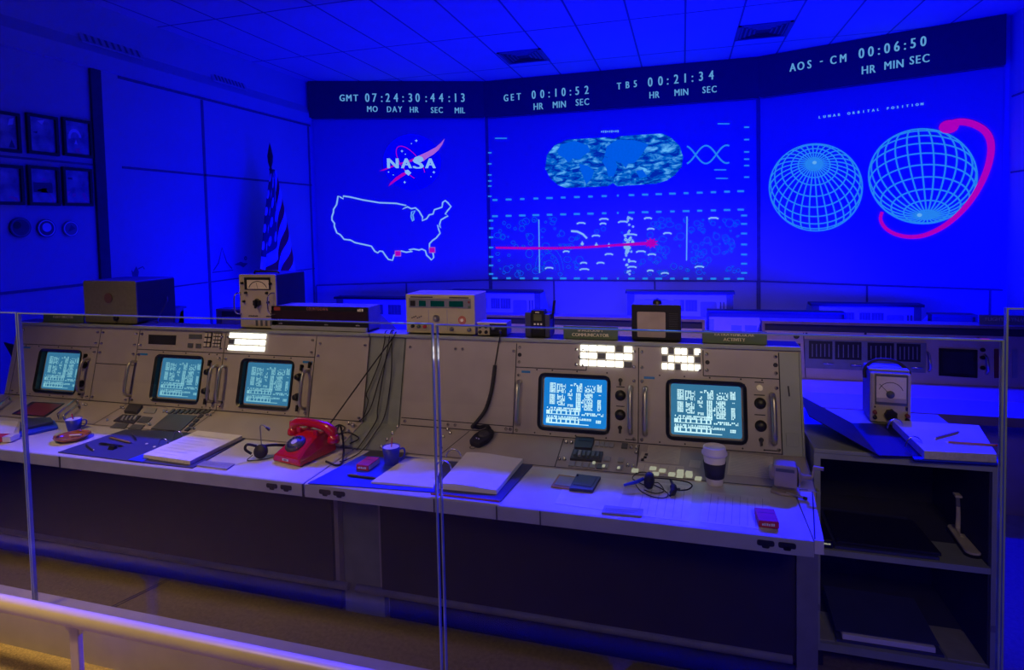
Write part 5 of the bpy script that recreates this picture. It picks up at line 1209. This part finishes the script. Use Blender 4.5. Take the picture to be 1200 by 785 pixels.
# engraved plates on the desks
def plate(pts, label, lines):
    t = thing('engraved_plate', (*D(*pts[0]), ZD), label, 'sign'); P = [D(*p) for p in pts]
    MB().prism(DF, P, 0, .006).build('plate', M['greyplate'], t, bevel=.001)
    a, b, c_, d = [Vector(p) for p in P]; m = MB()
    ang = math.atan2((b-a).y, (b-a).x); f = Fr((a.x, a.y, ZD+.0065), (math.cos(ang), math.sin(ang), 0), (-math.sin(ang), math.cos(ang), 0)); L = (b-a).length
    for i in range(lines): m.box(f, L*.08, L*(.92-.1*i), (.03-.013*i), (.034-.013*i), 0, .0006)
    m.build('engraving', M['greykey'], t)
plate([(230, 546.5), (266, 551), (275, 544.5), (240, 541)], 'flat grey engraved plate at the desk edge beside the left binder', 2)
plate([(705, 602.5), (752, 606.5), (754, 598), (708.5, 593.5)], 'flat grey engraved plate at the desk edge below the black headset', 3)
# headset standing at the left
hx, hy = D(306, 537); t = thing('headset', (hx, hy, ZD), 'small black headset with a raised microphone boom, left of the red telephone', 'headset'); f = yard(hx, hy, ZD, .35)
MB().lathe(Fr(f.p(0, 0, .030), (1, 0, 0), (0, .35, .94)), [(.001, -.014), (.027, -.012), (.030, 0), (.027, .012), (.001, .014)], 22).build('ear_cup', M['rubber'], t)
MB().tube([f.p(-.02, .01, .05), f.p(-.055, .0, .062), f.p(-.06, -.01, .045), f.p(-.035, -.01, .025)], .006, 8, 4).build('ear_loop', M['black'], t)
MB().tube([f.p(.0, .01, .055), f.p(-.002, .012, .10), f.p(-.002, .012, .135), f.p(.012, .008, .139), f.p(.030, .0, .128)], .0022, 8, 4).build('microphone_boom', M['greycase'], t)
a, b = f.p(.026, .002, .131), f.p(.040, -.004, .122); MB().tube([a, b], .005, 8).build('microphone_tip', M['black'], t)
MB().tube([f.p(.0, 0, .052), f.p(.05, .02, .048), f.p(.12, .05, .03)], .006, 8, 4).build('headband', M['black'], t)
MB().tube([f.p(-.03, -.01, .02), f.p(-.05, -.02, .004), f.p(-.03, -.03, .004), f.p(.03, -.02, .004), f.p(.09, .02, .004), f.p(.15, .07, .004)], .002, 8, 5).build('headset_cord', M['black'], t)
# red telephone
a = Vector(D(320, 540.5)); b = Vector(D(350.5, 546.8)); ang = math.radians(-12)
pc = Vector(D(350.5, 546.8)); f = Fr((a.x, a.y, ZD), (math.cos(ang), math.sin(ang), 0), (-math.sin(ang), math.cos(ang), 0)); Wp = (b-a).length*1.02
ang2 = math.radians(46)  # the body runs back to the right
d2 = Vector(D(387, 538))-b; L2 = .205
U = Vector((math.cos(ang), math.sin(ang), 0)); Vv = Vector((math.sin(math.radians(14)), math.cos(math.radians(14)), 0))
f = Fr((a.x, a.y, ZD), U, Vector((-U.y, U.x, 0)))
Wp = .158; LB = .205
t = thing('rotary_telephone', f.p(Wp/2, LB/2), 'red rotary desk telephone with a dark dial and small white label', 'telephone')
# body: lofted sections along the depth, wide low front rising to the cradle
secs = [(0, .030, 0, 0), (.004, .036, 0, 0), (.05, .060, .004, .02), (.10, .086, .008, .022), (.135, .094, .010, .024), (.165, .094, .010, .024), (.195, .070, .006, .014), (LB, .045, .003, .0)]
m = MB(); V_ = []
for v, h, ins, chf in secs:
    V_ += [f.p(0, v, .003), f.p(ins*.3, v, h*.45), f.p(ins+.006+chf*.3, v, h-.006), f.p(ins+.016+chf*.3, v, h), f.p(Wp-ins-.016-chf*.3, v, h), f.p(Wp-ins-.006-chf*.3, v, h-.006), f.p(Wp-ins*.3, v, h*.45), f.p(Wp, v, .003)]
F_ = []
for i in range(len(secs)-1):
    for j in range(7): F_.append((i*8+j, i*8+j+1, (i+1)*8+j+1, (i+1)*8+j))
    F_.append((i*8+7, i*8, (i+1)*8, (i+1)*8+7))
F_ += [tuple(range(7, -1, -1)), tuple((len(secs)-1)*8+j for j in range(8))]
m.add(V_, F_); body = m.build('phone_body', M['red'], t, bevel=.004, seg=3)
for u in (.03, Wp-.03):
    MB().prism(Fr(f.p(u-.011, 0, 0), f.V, f.W, f.U), [(.115, .090), (.185, .090), (.188, .112), (.176, .112), (.170, .098), (.130, .098), (.124, .112), (.112, .112)], 0, .022).build('cradle_horn', M['red'], t, bevel=.002)
sl = math.atan2(.046, .09); df = Fr(f.p(Wp/2-.008, .058, .0655), f.U, f.V*math.cos(sl)+Vector((0, 0, math.sin(sl))))
MB().lathe(df, [(.044, -.006), (.044, .004), (.040, .007), (.001, .007)], 32).build('dial_plate', M['dark'], t)
dl = MB().lathe(df, [(.037, .007), (.037, .0105), (.001, .0115)], 30).build('finger_wheel', M['darkkey'], t)
for i in range(10):
    a_ = math.radians(60+i*27); MB().cyl(df, .028*math.cos(a_), .028*math.sin(a_), .0112, .012, .0058, n=12).build('finger_hole', M['black'], t)
MB().cyl(df, 0, 0, .011, .014, .013, n=20).build('dial_centre', M['whitecard'], t)
MB().prism(df, [(.030, -.026), (.040, -.030), (.041, -.026), (.031, -.022)], .008, .018).build('finger_stop', M['chrome'], t)
lf = Fr(f.p(0, 0, 0), f.U, (0, 0, 1), -f.V); MB().box(lf, Wp*.36, Wp*.58, .014, .023, 0, .0012).build('number_label', M['whitemark'], t); MB().marks(lf, Wp*.47, .0155, .006, .0014, 4).build('number_digits', M['ink'], t)
# handset across the cradle
hs = t; hz = .106; H_ = [f.p(-.040, .150, hz-.022), f.p(-.034, .150, hz+.002), f.p(-.005, .150, hz+.016), f.p(Wp*.3, .150, hz+.022), f.p(Wp*.7, .150, hz+.022), f.p(Wp+.005, .150, hz+.016), f.p(Wp+.034, .150, hz+.002), f.p(Wp+.040, .150, hz-.022)]
hm = MB().tube(H_, [.018, .024, .021, .018, .018, .021, .024, .018], 14, 0); hd_ = hm.build('handset', M['red'], t, label='red handset lying across the cradle')
for u in (-.040, Wp+.040):
    MB().lathe(Fr(f.p(u, .150, hz-.045), f.U, f.V), [(.001, 0), (.024, 0), (.027, .006), (.025, .022), (.018, .034), (.001, .036)], 22).build('earpiece' if u < 0 else 'mouthpiece', M['red'], t)
# handset cord
t = thing('telephone_cord', (*D(396, 536), ZD), 'black curly cord looping from the red telephone to the filler panel', 'cord')
Q = [f.p(Wp+.045, .150, hz-.03), Vector((*D(399, 520), 0))+Vector((0, 0, ZD+.085)), Vector((*D(403, 530), 0))+Vector((0, 0, ZD+.03)), onZ(401, 541, ZD+.006), onZ(394, 545, ZD+.006), onZ(382, 540.5, ZD+.006)]
MB().tube(Q, .0042, 10, 8).build('cord_run', M['rubber'], t)
# right desk: blue cover, cup, carton, pen
t = thing('ring_binder', (*D(500, 560), ZD), 'large open ring binder with broad white pages, at the left end of the right desk', 'binder')
dpoly(t, [(361, 567), (508, 577.5), (515, 541), (434, 529)], 0, .004, 'bluecover', 'cover', label='bright blue inner cover')
dpoly(t, [(434, 529.2), (425, 535), (470, 538), (479, 531.5)], .004, .0046, 'dark', 'cover_strip')
dpoly(t, [(508, 578), (587, 588), (625, 545), (515, 541)], 0, .004, 'folder', 'cover', label='dark outer cover')
def pages(t, P, z0, z1, curl=.012, n=10, dirx=True):
    """page stack with a gently bowed top sheet"""
    A, B, C_, E_ = [Vector(p) for p in P]; top_ = []; bot = []
    for i in range(n+1):
        s_ = i/n; zz = z1+curl*math.sin(pi*(1-s_)*.9)*(1-s_)*1.3
        p = A.lerp(B, s_); q = E_.lerp(C_, s_); top_.append((p, q, zz))
    m = MB(); V_ = []; F_ = []
    for p, q, zz in top_: V_ += [Vector((p.x, p.y, ZD+z0)), Vector((q.x, q.y, ZD+z0)), Vector((q.x, q.y, ZD+zz)), Vector((p.x, p.y, ZD+zz))]
    for i in range(n):
        b_ = i*4; c_ = b_+4
        F_ += [(b_+3, c_+3, c_+2, b_+2), (b_, c_, c_+3, b_+3), (b_+1, b_+2, c_+2, c_+1), (b_, b_+1, c_+1, c_)]
    F_ += [(0, 3, 2, 1), (n*4, n*4+1, n*4+2, n*4+3)]
    return m.add(V_, F_), top_
m, _t = pages(t, [D(435, 567.5), D(508, 573.5), D(520, 541.5), D(475, 540)], .004, .009, .004); m.build('page_stack', M['paper'], t)
m, tp = pages(t, [D(515, 574), D(582, 580.5), D(613, 543), D(547, 536.5)], .004, .020, .010); m.build('page_stack', M['paper'], t)
mb = MB()
for p, q in (((448, 562), (478, 563.5)), ((467, 563.5), (481, 565))): pass
for x0, y0, x1, y1 in ((466, 563.2, 481, 565), (542, 567.5, 559, 570)): 
    a, b = D(x0, y0), D(x1, y1); zz = .0098 if x0 < 500 else .026
    a, b = [onZ(x, y, ZD+zz) for x, y in ((x0, y0), (x1, y1))]; mb.ribbon(Fr((0, 0, ZD)), [(a.x, a.y), (b.x, b.y)], .003, zz)
mb.build('page_note', M['greykey'], t)
ring(t, D(520, 558), .15, .030, .035); ring(t, D(532, 546), .15, .032, .040)
mb = MB().tube([onZ(505, 578.5, ZD+.008), onZ(585, 587.5, ZD+.008)], .004, 8); mb.build('cover_piping', M['amber'], t)
def carton(p, ang, w, d, h, label, txt=None):
    q = D(*p); f = yard(q[0], q[1], ZD, ang); t = thing('cigarette_pack', (q[0], q[1], ZD), label, 'cigarette pack')
    MB().box(f, 0, w, 0, d, .004, h).build('pack_body', M['redcard'], t, bevel=.0015)
    MB().box(f, w, w+.0006, .003, d-.003, .006, h-.003).build('white_side', M['whitecard'], t)
    fr2 = Fr(f.p(0, 0, 0), f.U, f.W, -f.V); MB().marks(fr2, w*.5, h*.40, h*.32, .0006, 6).build('pack_lettering', M['whitemark'], t)
    MB().box(f, w*.08, w*.92, d*.62, d*.66, h, h+.0005).build('lid_seam', M['maroon'], t)
    return t, f
carton((417.5, 551.5), math.radians(-2), .056, .088, .026, 'red and white cigarette pack beside the blue pencil cup', 'KING')
carton((889, 619), math.radians(2), .060, .088, .026, 'red cigarette pack lying alone near the right desk end', 'FILTER')
t, f = cup(459, 544, 0, .075, .027, .036, 'bluemug', 'blue plastic cup with a red stirrer at the back of the blue binder cover', hang=.5)
MB().tube([f.p(.0, .0, .06), f.p(.006, 0, .112)], .0022, 8).build('stirrer', M['redcard'], t)
pen((407, 556.5), (441, 560.5), 'black pen on the bright blue binder cover, in front of the cigarette pack')
# wallet / folding case
t = thing('folding_case', (*D(672, 568), ZD), 'open tan and dark blue folding pocket case on the right desk', 'case')
dpoly(t, [(645.5, 571), (678, 575.5), (684, 561), (655, 557)], 0, .005, 'wood', 'case_half', .001)
dpoly(t, [(650, 569.5), (677, 573.5), (681, 562.5), (656, 559.5)], .005, .007, 'greyplate', 'card_insert')
dpoly(t, [(667, 575.5), (694.5, 578), (704, 562), (676, 558.5)], .0, .012, 'folder', 'case_half', .001)
dpoly(t, [(672.5, 571.5), (693, 574.5), (700, 562.5), (679.5, 560)], .012, .0135, 'screenblue' if 'screenblue' in M else 'folder', 'dark_window')
MB().lathe(DF, [(.004, .012), (.003, .017), (.001, .017)], 8, *D(677, 561)).build('corner_stud', M['black'], t)
# headset on the right desk
hx, hy = D(759, 572); t = thing('headset', (hx, hy, ZD), 'black headset with a thin wire headband lying between the pocket case and coffee cup', 'headset'); f = yard(hx, hy, ZD)
def dz(x, y, z): return onZ(x, y, ZD+z)
c = dz(761, 563, .035)
MB().lathe(Fr(c, (.25, .97, 0), (0, 0, 1), (.97, -.25, 0)), [(.001, -.013), (.026, -.012), (.030, -.002), (.027, .010), (.012, .016), (.001, .016)], 24).build('ear_cup', M['rubber'], t)
MB().tube([dz(754, 561, .035), dz(745, 565, .030), dz(731, 568.5, .022)], [.0065, .006, .0045], 10).build('microphone_boom', M['bluecover'], t)
MB().tube([dz(765, 560, .04), dz(775, 560.5, .038), dz(790, 562, .030), dz(806, 565, .022), dz(811, 569, .016), dz(806, 573.5, .012), dz(795, 574.5, .012)], .0026, 8, 6).build('headband', M['black'], t)
MB().tube([dz(786, 562.5, .030), dz(789, 570, .022), dz(789, 576, .014), dz(785, 581, .006)], [.005, .012, .011, .004], 10, 3).build('temple_pad', M['rubber'], t)
MB().tube([dz(790, 573, .014), dz(797, 573.5, .013)], .005, 8).build('slider', M['black'], t)
MB().tube([dz(759, 570, .004), dz(748, 565, .004), dz(741, 560, .004), dz(748, 554, .02), dz(757, 553.5, .02), dz(763, 558, .02)], .0018, 8, 6).build('headset_cord', M['black'], t)
MB().tube([dz(745, 568, .004), dz(752, 576, .004), dz(765, 582, .004), dz(779, 583, .004), dz(783, 579, .004), dz(776, 573, .004), dz(765, 567, .006), dz(772, 566, .006), dz(778, 575, .004), dz(768, 578, .004), dz(755, 574, .004)], .0018, 8, 6).build('headset_cord', M['black'], t)
# coffee cup
cx_, cy_ = D(837.5, 567); t = thing('coffee_cup', (cx_, cy_, ZD), 'white takeaway coffee cup with a dark sleeve and white lid', 'cup'); f = yard(cx_, cy_, ZD)
MB().lathe(f, [(.001, .001), (.0275, .001), (.029, .004), (.0405, .118), (.001, .118)], 36).build('cup_body', M['cup'], t)
MB().lathe(f, [(.0315, .028), (.0335, .028), (.0405, .085), (.0385, .085)], 36).build('cup_sleeve', M['sleeve'], t, label='dark ribbed sleeve')
MB().lathe(f, [(.043, .112), (.0455, .114), (.0455, .120), (.0425, .124), (.0405, .128), (.0395, .140), (.036, .142), (.034, .136), (.001, .135)], 36).build('lid', M['cup'], t)
# pencil sharpener with crank
sx, sy = D(921, 577); t = thing('pencil_sharpener', (sx, sy, ZD), 'grey hand-cranked desk pencil sharpener at the right end of the desk', 'pencil sharpener')
f = Fr((sx, sy, ZD), (.995, -.10, 0), (.10, .995, 0))
MB().prism(f, [(-.052, -.022), (-.02, -.036), (.03, -.036), (.045, -.02), (.045, .03), (-.04, .03)], 0, .012).build('base', M['sharp'], t, bevel=.004)
MB().prism(f, [(-.03, -.012), (.035, -.012), (.035, .022), (-.03, .022)], .012, .03).build('neck', M['sharp'], t, bevel=.006)
sf = Fr(f.p(-.04, .03, .028), f.U, f.W, -f.V)
MB().rrect(sf, .0, .075, .0, .078, .008, .0, .058, 4).build('shavings_case', M['sharp'], t, bevel=.003)
MB().box(Fr(f.p(-.04, -.028, .028), f.U, f.W, -f.V), .006, .066, .056, .067, 0, .0015).build('brand_plate', M['darkkey'], t)
MB().lathe(Fr(f.p(-.04, 0, .068), (0, 1, 0), (0, 0, 1), (-1, 0, 0)), [(.001, .016), (.022, .014), (.027, .006), (.027, -.004)], 24).build('pencil_guide', M['sharp'], t)
MB().lathe(Fr(f.p(.036, 0, .062), (0, 1, 0), (0, 0, 1), (1, 0, 0)), [(.036, 0), (.032, .008), (.016, .012), (.010, .02), (.009, .045), (.001, .045)], 24).build('crank_hub', M['sharp'], t)
MB().tube([f.p(.078, 0, .062), f.p(.084, .002, .064), f.p(.090, .006, .100)], .0045, 10).build('crank_arm', M['sharp'], t)
MB().tube([f.p(.088, .006, .100), f.p(.120, .002, .099)], [.006, .007], 12).build('crank_knob', M['sharp'], t)
MB().tube([f.p(.0, -.034, .016), f.p(.055, -.050, .010)], .004, 8).build('clamp_lever', M['alu'], t); MB().tube([f.p(.052, -.049, .010), f.p(.064, -.052, .009)], .0055, 8).build('lever_tip', M['black'], t)

# ------------------------------------------------------------------ on and in the cabinet
def T2(x, y, dz_=0): p = onZ(x, y, CZT+dz_); return (p.x, p.y)
p0 = T2(1019, 494.5); p1 = T2(1067.5, 498.5); t = thing('needle_meter', ((p0[0]+p1[0])/2, p0[1], CZT), 'portable cream meter with a large window dial and strap handle, on the grey-green cabinet', 'meter')
ang = math.atan2(p1[1]-p0[1], p1[0]-p0[0]); Wm = math.hypot(p1[0]-p0[0], p1[1]-p0[1]); f = Fr((p0[0], p0[1], CZT+.006), (math.cos(ang), math.sin(ang), 0), (0, 0, 1), (math.sin(ang), -math.cos(ang), 0))
Hm = .232*1.0; q = onY(1043, 436.5, p0[1]); Hm = q.z-CZT-.006
MB().rrect(off(f, -.15), 0, Wm, 0, Hm, .006, 0, .15).build('case', M['greycase'], t, bevel=.002)
MB().box(off(f, -.15), .0, Wm, Hm-.0, Hm+.010, .02, .13).build('case_top', M['lip'], t, bevel=.003)
MB().rrect(f, .002, Wm-.002, .002, Hm-.002, .004, 0, .006).build('front_panel', M['cream'], t)
for u in (.006, Wm-.014): MB().box(f, u, u+.008, .004, Hm-.004, .006, .013).build('side_rim', M['beige'], t)
MB().box(f, Wm*.12, Wm*.90, Hm*.36, Hm*.97, .006, .010).build('dial_bezel', M['darkkey'], t)
MB().box(f, Wm*.15, Wm*.87, Hm*.48, Hm*.93, .010, .0115).build('dial', M['dialpaper'], t)
MB().box(f, Wm*.15, Wm*.87, Hm*.42, Hm*.50, .010, .014).build('dial_cover', M['beige'], t)
MB().ribbon(f, [(Wm*(.5+.30*math.cos(a)), Hm*.60+Hm*.22*math.sin(a)) for a in [pi*(.1+.8*i/14) for i in range(15)]], .0025, .0125).ribbon(f, [(Wm*.5, Hm*.56), (Wm*.22, Hm*.78)], .002, .013).build('needle_and_scale', M['ink'], t)
MB().lathe(f, [(.016, .010), (.014, .018), (.001, .019)], 20, Wm*.49, Hm*.575).build('needle_boss', M['darkkey'], t)
m = MB().prism(f, [(Wm*.5+.024*math.cos(a)*(1 if i % 2 else .85), Hm*.17+.024*math.sin(a)*(1 if i % 2 else .85)) for i, a in enumerate([pi*i/7 for i in range(14)])], .006, .024); m.build('range_knob', M['black'], t)
for u, v in ((.11, .20), (.11, .10), (.90, .17), (.90, .08)): MB().lathe(f, [(.009, .006), (.008, .020), (.001, .020)], 12, Wm*u, Hm*v).build('terminal', M['maroon'] if v > .15 else M['black'], t)
MB().box(f, Wm*.86, Wm*.93, Hm*.27, Hm*.34, .006, .012).build('slide_switch', M['black'], t); MB().box(f, Wm*.10, Wm*.14, Hm*.29, Hm*.32, .006, .010).build('slide_switch', M['black'], t)
MB().tube([f.p(-.006, Hm*.80, -.07), f.p(-.006, Hm*.98, -.07), f.p(.02, Hm+.028, -.07), f.p(Wm*.4, Hm+.040, -.07), f.p(Wm*.75, Hm+.032, -.07), f.p(Wm+.006, Hm*.98, -.07), f.p(Wm+.006, Hm*.86, -.07)], .007, 8, 5).build('strap_handle', M['under'], t)
for u in (.01, Wm-.03):  MB().box(f, u, u+.02, -.006, 0, -.14, -.01).build('foot', M['black'], t)
# large open binder: cover reaching to the left, pages to the right
t = thing('ring_binder', (*T2(1078, 530), CZT), 'open binder of thick pages on the grey-green cabinet, its wide cover propped to the left', 'binder')
A = Vector((*T2(1030, 535.5), CZT+.002)); B = Vector((*T2(1082, 537), CZT+.002)); C_ = Vector((B.x+.0, 2.76, CZT+.002)); E_ = Vector((A.x-.0, 2.74, CZT+.002))
G = Vector((.46, 2.50, CZT+.095)); H_ = Vector((.47, 2.78, CZT+.10))
m = MB(); n_ = Vector((0, 0, .004))
V_ = [A, B, C_, E_, G, H_]; m.add(V_+[v+n_ for v in V_], [(0, 3, 2, 1), (0, 4, 5, 3), (6, 7, 8, 9), (6, 9, 11, 10), (0, 1, 7, 6), (1, 2, 8, 7), (2, 3, 9, 8), (3, 5, 11, 9), (4, 0, 6, 10), (5, 4, 10, 11)])
m.build('cover', M['coverdk'] if 'coverdk' in M else M.setdefault('coverdk', mat('dark_binder_cover', (.016, .014, .016), .45, spec=.25)), t, label='dark propped cover')
TF = Fr((0, 0, CZT))
P = [T2(1083, 536.5, .01), T2(1168, 541, .01), T2(1147, 506, .01), T2(1070, 503, .01)]
P[3] = (P[0][0]+.0, P[2][1])
MB().prism(TF, P, .006, .034).build('page_stack', M['paperedge'], t, bevel=.002)
MB().prism(TF, P, .034, .036).build('top_page', M['paper'], t)
MB().prism(TF, [(P[0][0]-.03, P[0][1]-.005), (P[1][0]+.012, P[1][1]-.004), (P[2][0]+.015, P[2][1]+.01), (P[3][0]-.03, P[3][1]+.01)], .001, .006).build('back_cover', M['bluecover'], t)
for k_, (x, y) in enumerate(((1071, 520), (1068, 505))):
    q = (P[0][0]-.008, P[0][1]+.07+.20*k_); fr2 = yard(q[0], q[1], CZT, .1); MB().tube([fr2.p(.028*math.cos(a), 0, .022+.038*math.sin(a)) for a in [pi*i/14 for i in range(15)]], .003, 8).build('binder_ring', M['chrome'], t)
def pencil(p0, p1, label, m, zz):
    a = onZ(p0[0], p0[1], zz); b = onZ(p1[0], p1[1], zz); t = thing('pencil', a, label, 'pencil'); d = b-a
    MB().tube([a, a+d*.93], .0042, 6).build('barrel', M[m], t); MB().tube([a+d*.93, b], [.0042, .0008], 6).build('tip', M['letter'], t); MB().tube([a-d*.04, a], .0044, 8).build('eraser', M['redcard'] if m == 'orange' else M['chrome'], t)
pencil((1166, 521.5), (1107, 517.5), 'orange pencil lying across the page stack on the cabinet', 'orange', CZT+.041)
pencil((1122, 506.5), (1094, 514), 'dull brown pencil lying slantwise behind the orange pencil', 'pencil', CZT+.041)
# things inside the cabinet
ZM = zm
def ins(x, y, z): p = onZ(x, y, z); return Vector((max(min(p.x, CX1-.03), CX0+.03), p.y, z))
t = thing('black_folder', (.72, 2.47, ZM), 'flat black folder on the middle shelf, beside the grey stapler', 'folder')
MB().prism(Fr((0, 0, ZM)), [(.535, 2.435), (.875, 2.435), (.865, 2.74), (.545, 2.76)], .001, .012).build('folder_back', M['folder'], t); MB().prism(Fr((0, 0, ZM)), [(.545, 2.45), (.885, 2.445), (.875, 2.69), (.555, 2.71)], .012, .024).build('folder_front', M['coverdk'], t, bevel=.002)
t = thing('black_device', (.505, 2.48, ZM), 'small black electronic device with tiny lit marks, left end of the middle shelf', 'device')
MB().box(WF, .487, .530, 2.43, 2.56, ZM+.001, ZM+.035).build('device_body', M['black'], t, bevel=.004)
MB().marks(Fr((.508, 2.4295, ZM+.016), (1, 0, 0), (0, 0, 1), (0, -1, 0)), 0, 0, .006, .0005, 6).build('lit_marks', M['lampdim'], t)
# stapler
a = ins(1119, 622, ZM); b = ins(1142, 659, ZM); a = onZ(1117, 619, ZM); b = onZ(1143, 655, ZM); b.y = max(b.y, 2.43)
d = (b-a).normalized(); t = thing('stapler', (a+b)/2, 'open grey stapler standing at the right end of the middle shelf', 'stapler'); s_ = Vector((-d.y, d.x, 0)); f = Fr(a, d, s_); L = (b-a).length
MB().prism(f, rr(0, L, -.029, .029, .026, 5), .001, .010).build('base', M['black'], t)
MB().prism(f, rr(.003, L-.004, -.026, .026, .024, 5), .010, .018).build('base_top', M['stapler'], t, bevel=.002)
MB().box(f, .05, .10, -.008, .008, .018, .028).build('anvil', M['chrome'], t)
MB().tube([f.p(.05, 0, .028), f.p(.055, 0, .075), f.p(.052, 0, .112)], [.009, .008, .007], 10).build('upright_arm', M['stapler'], t)
MB().tube([f.p(.05, .0, .112), f.p(.045, 0, .15)], .008, 10).build('spring_guide', M['greycase'], t)
MB().box(f, .030, .062, -.012, .012, .150, .158).build('head', M['stapler'], t)
# lower shelf
ZB = CZB+.030
t = thing('ring_binder', (.72, 2.45, ZB), 'dark binder with pale pages fanned at the front, on the bottom shelf', 'binder')
BF = Fr((0, 0, ZB))
MB().prism(BF, [(.545, 2.44), (.895, 2.44), (.885, 2.70), (.555, 2.72)], .001, .010).build('back_cover', M['folder'], t)
MB().prism(BF, [(.565, 2.445), (.870, 2.445), (.862, 2.69), (.572, 2.70)], .010, .030).build('page_stack', M['paper'], t, bevel=.002)
MB().prism(Fr((0, 2.46, ZB), (1, 0, 0), (0, .985, .10), (0, -.1, .985)), [(.545, 0), (.885, .0), (.880, .24), (.552, .25)], .032, .037).build('front_cover', M['folder'], t)
for x0, x1, lab in ((.487, .535, 'small grey-green card at the left of the bottom shelf'), (.905, 1.02, 'larger grey-green card at the right of the bottom shelf')):
    t = thing('folder_card', ((x0+x1)/2, 2.45, ZB), lab, 'folder'); MB().prism(BF, [(x0, 2.435), (x1, 2.435), (x1-.005, 2.62), (x0-.002, 2.62)] if x0 > .5 else [(x0, 2.435), (x1, 2.435), (x1-.015, 2.60), (x0, 2.60)], .001, .005).build('card', M['cardgreen'] if 'cardgreen' in M else M.setdefault('cardgreen', mat('card_stock', (.42, .42, .26), .8)), t)
# dark leaf-like lamp arm beyond the left console
a = onY(17, 425, 3.3); t = thing('desk_plant', (a.x, 3.3, 0), 'dark curved leaf-like shape standing beyond the left end of the console', 'plant')
MB().tube([Vector((a.x, 3.3, 0)), Vector((a.x, 3.3, a.z-.1)), a], [.012, .010, .008], 8).build('stem', M['leaf'], t)
q = onY(5, 402, 3.3); r_ = onY(18, 404, 3.3)
MB().prism(upright(0, 3.3, 0), [(a.x, a.z), (a.x-.03, a.z+.06), (q.x+.01, q.z-.01), (q.x, q.z+.008), (q.x+.05, q.z+.0), (r_.x, r_.z), (a.x+.02, a.z+.05)], -.006, .006).build('leaf', M['leaf'], t, bevel=.002)
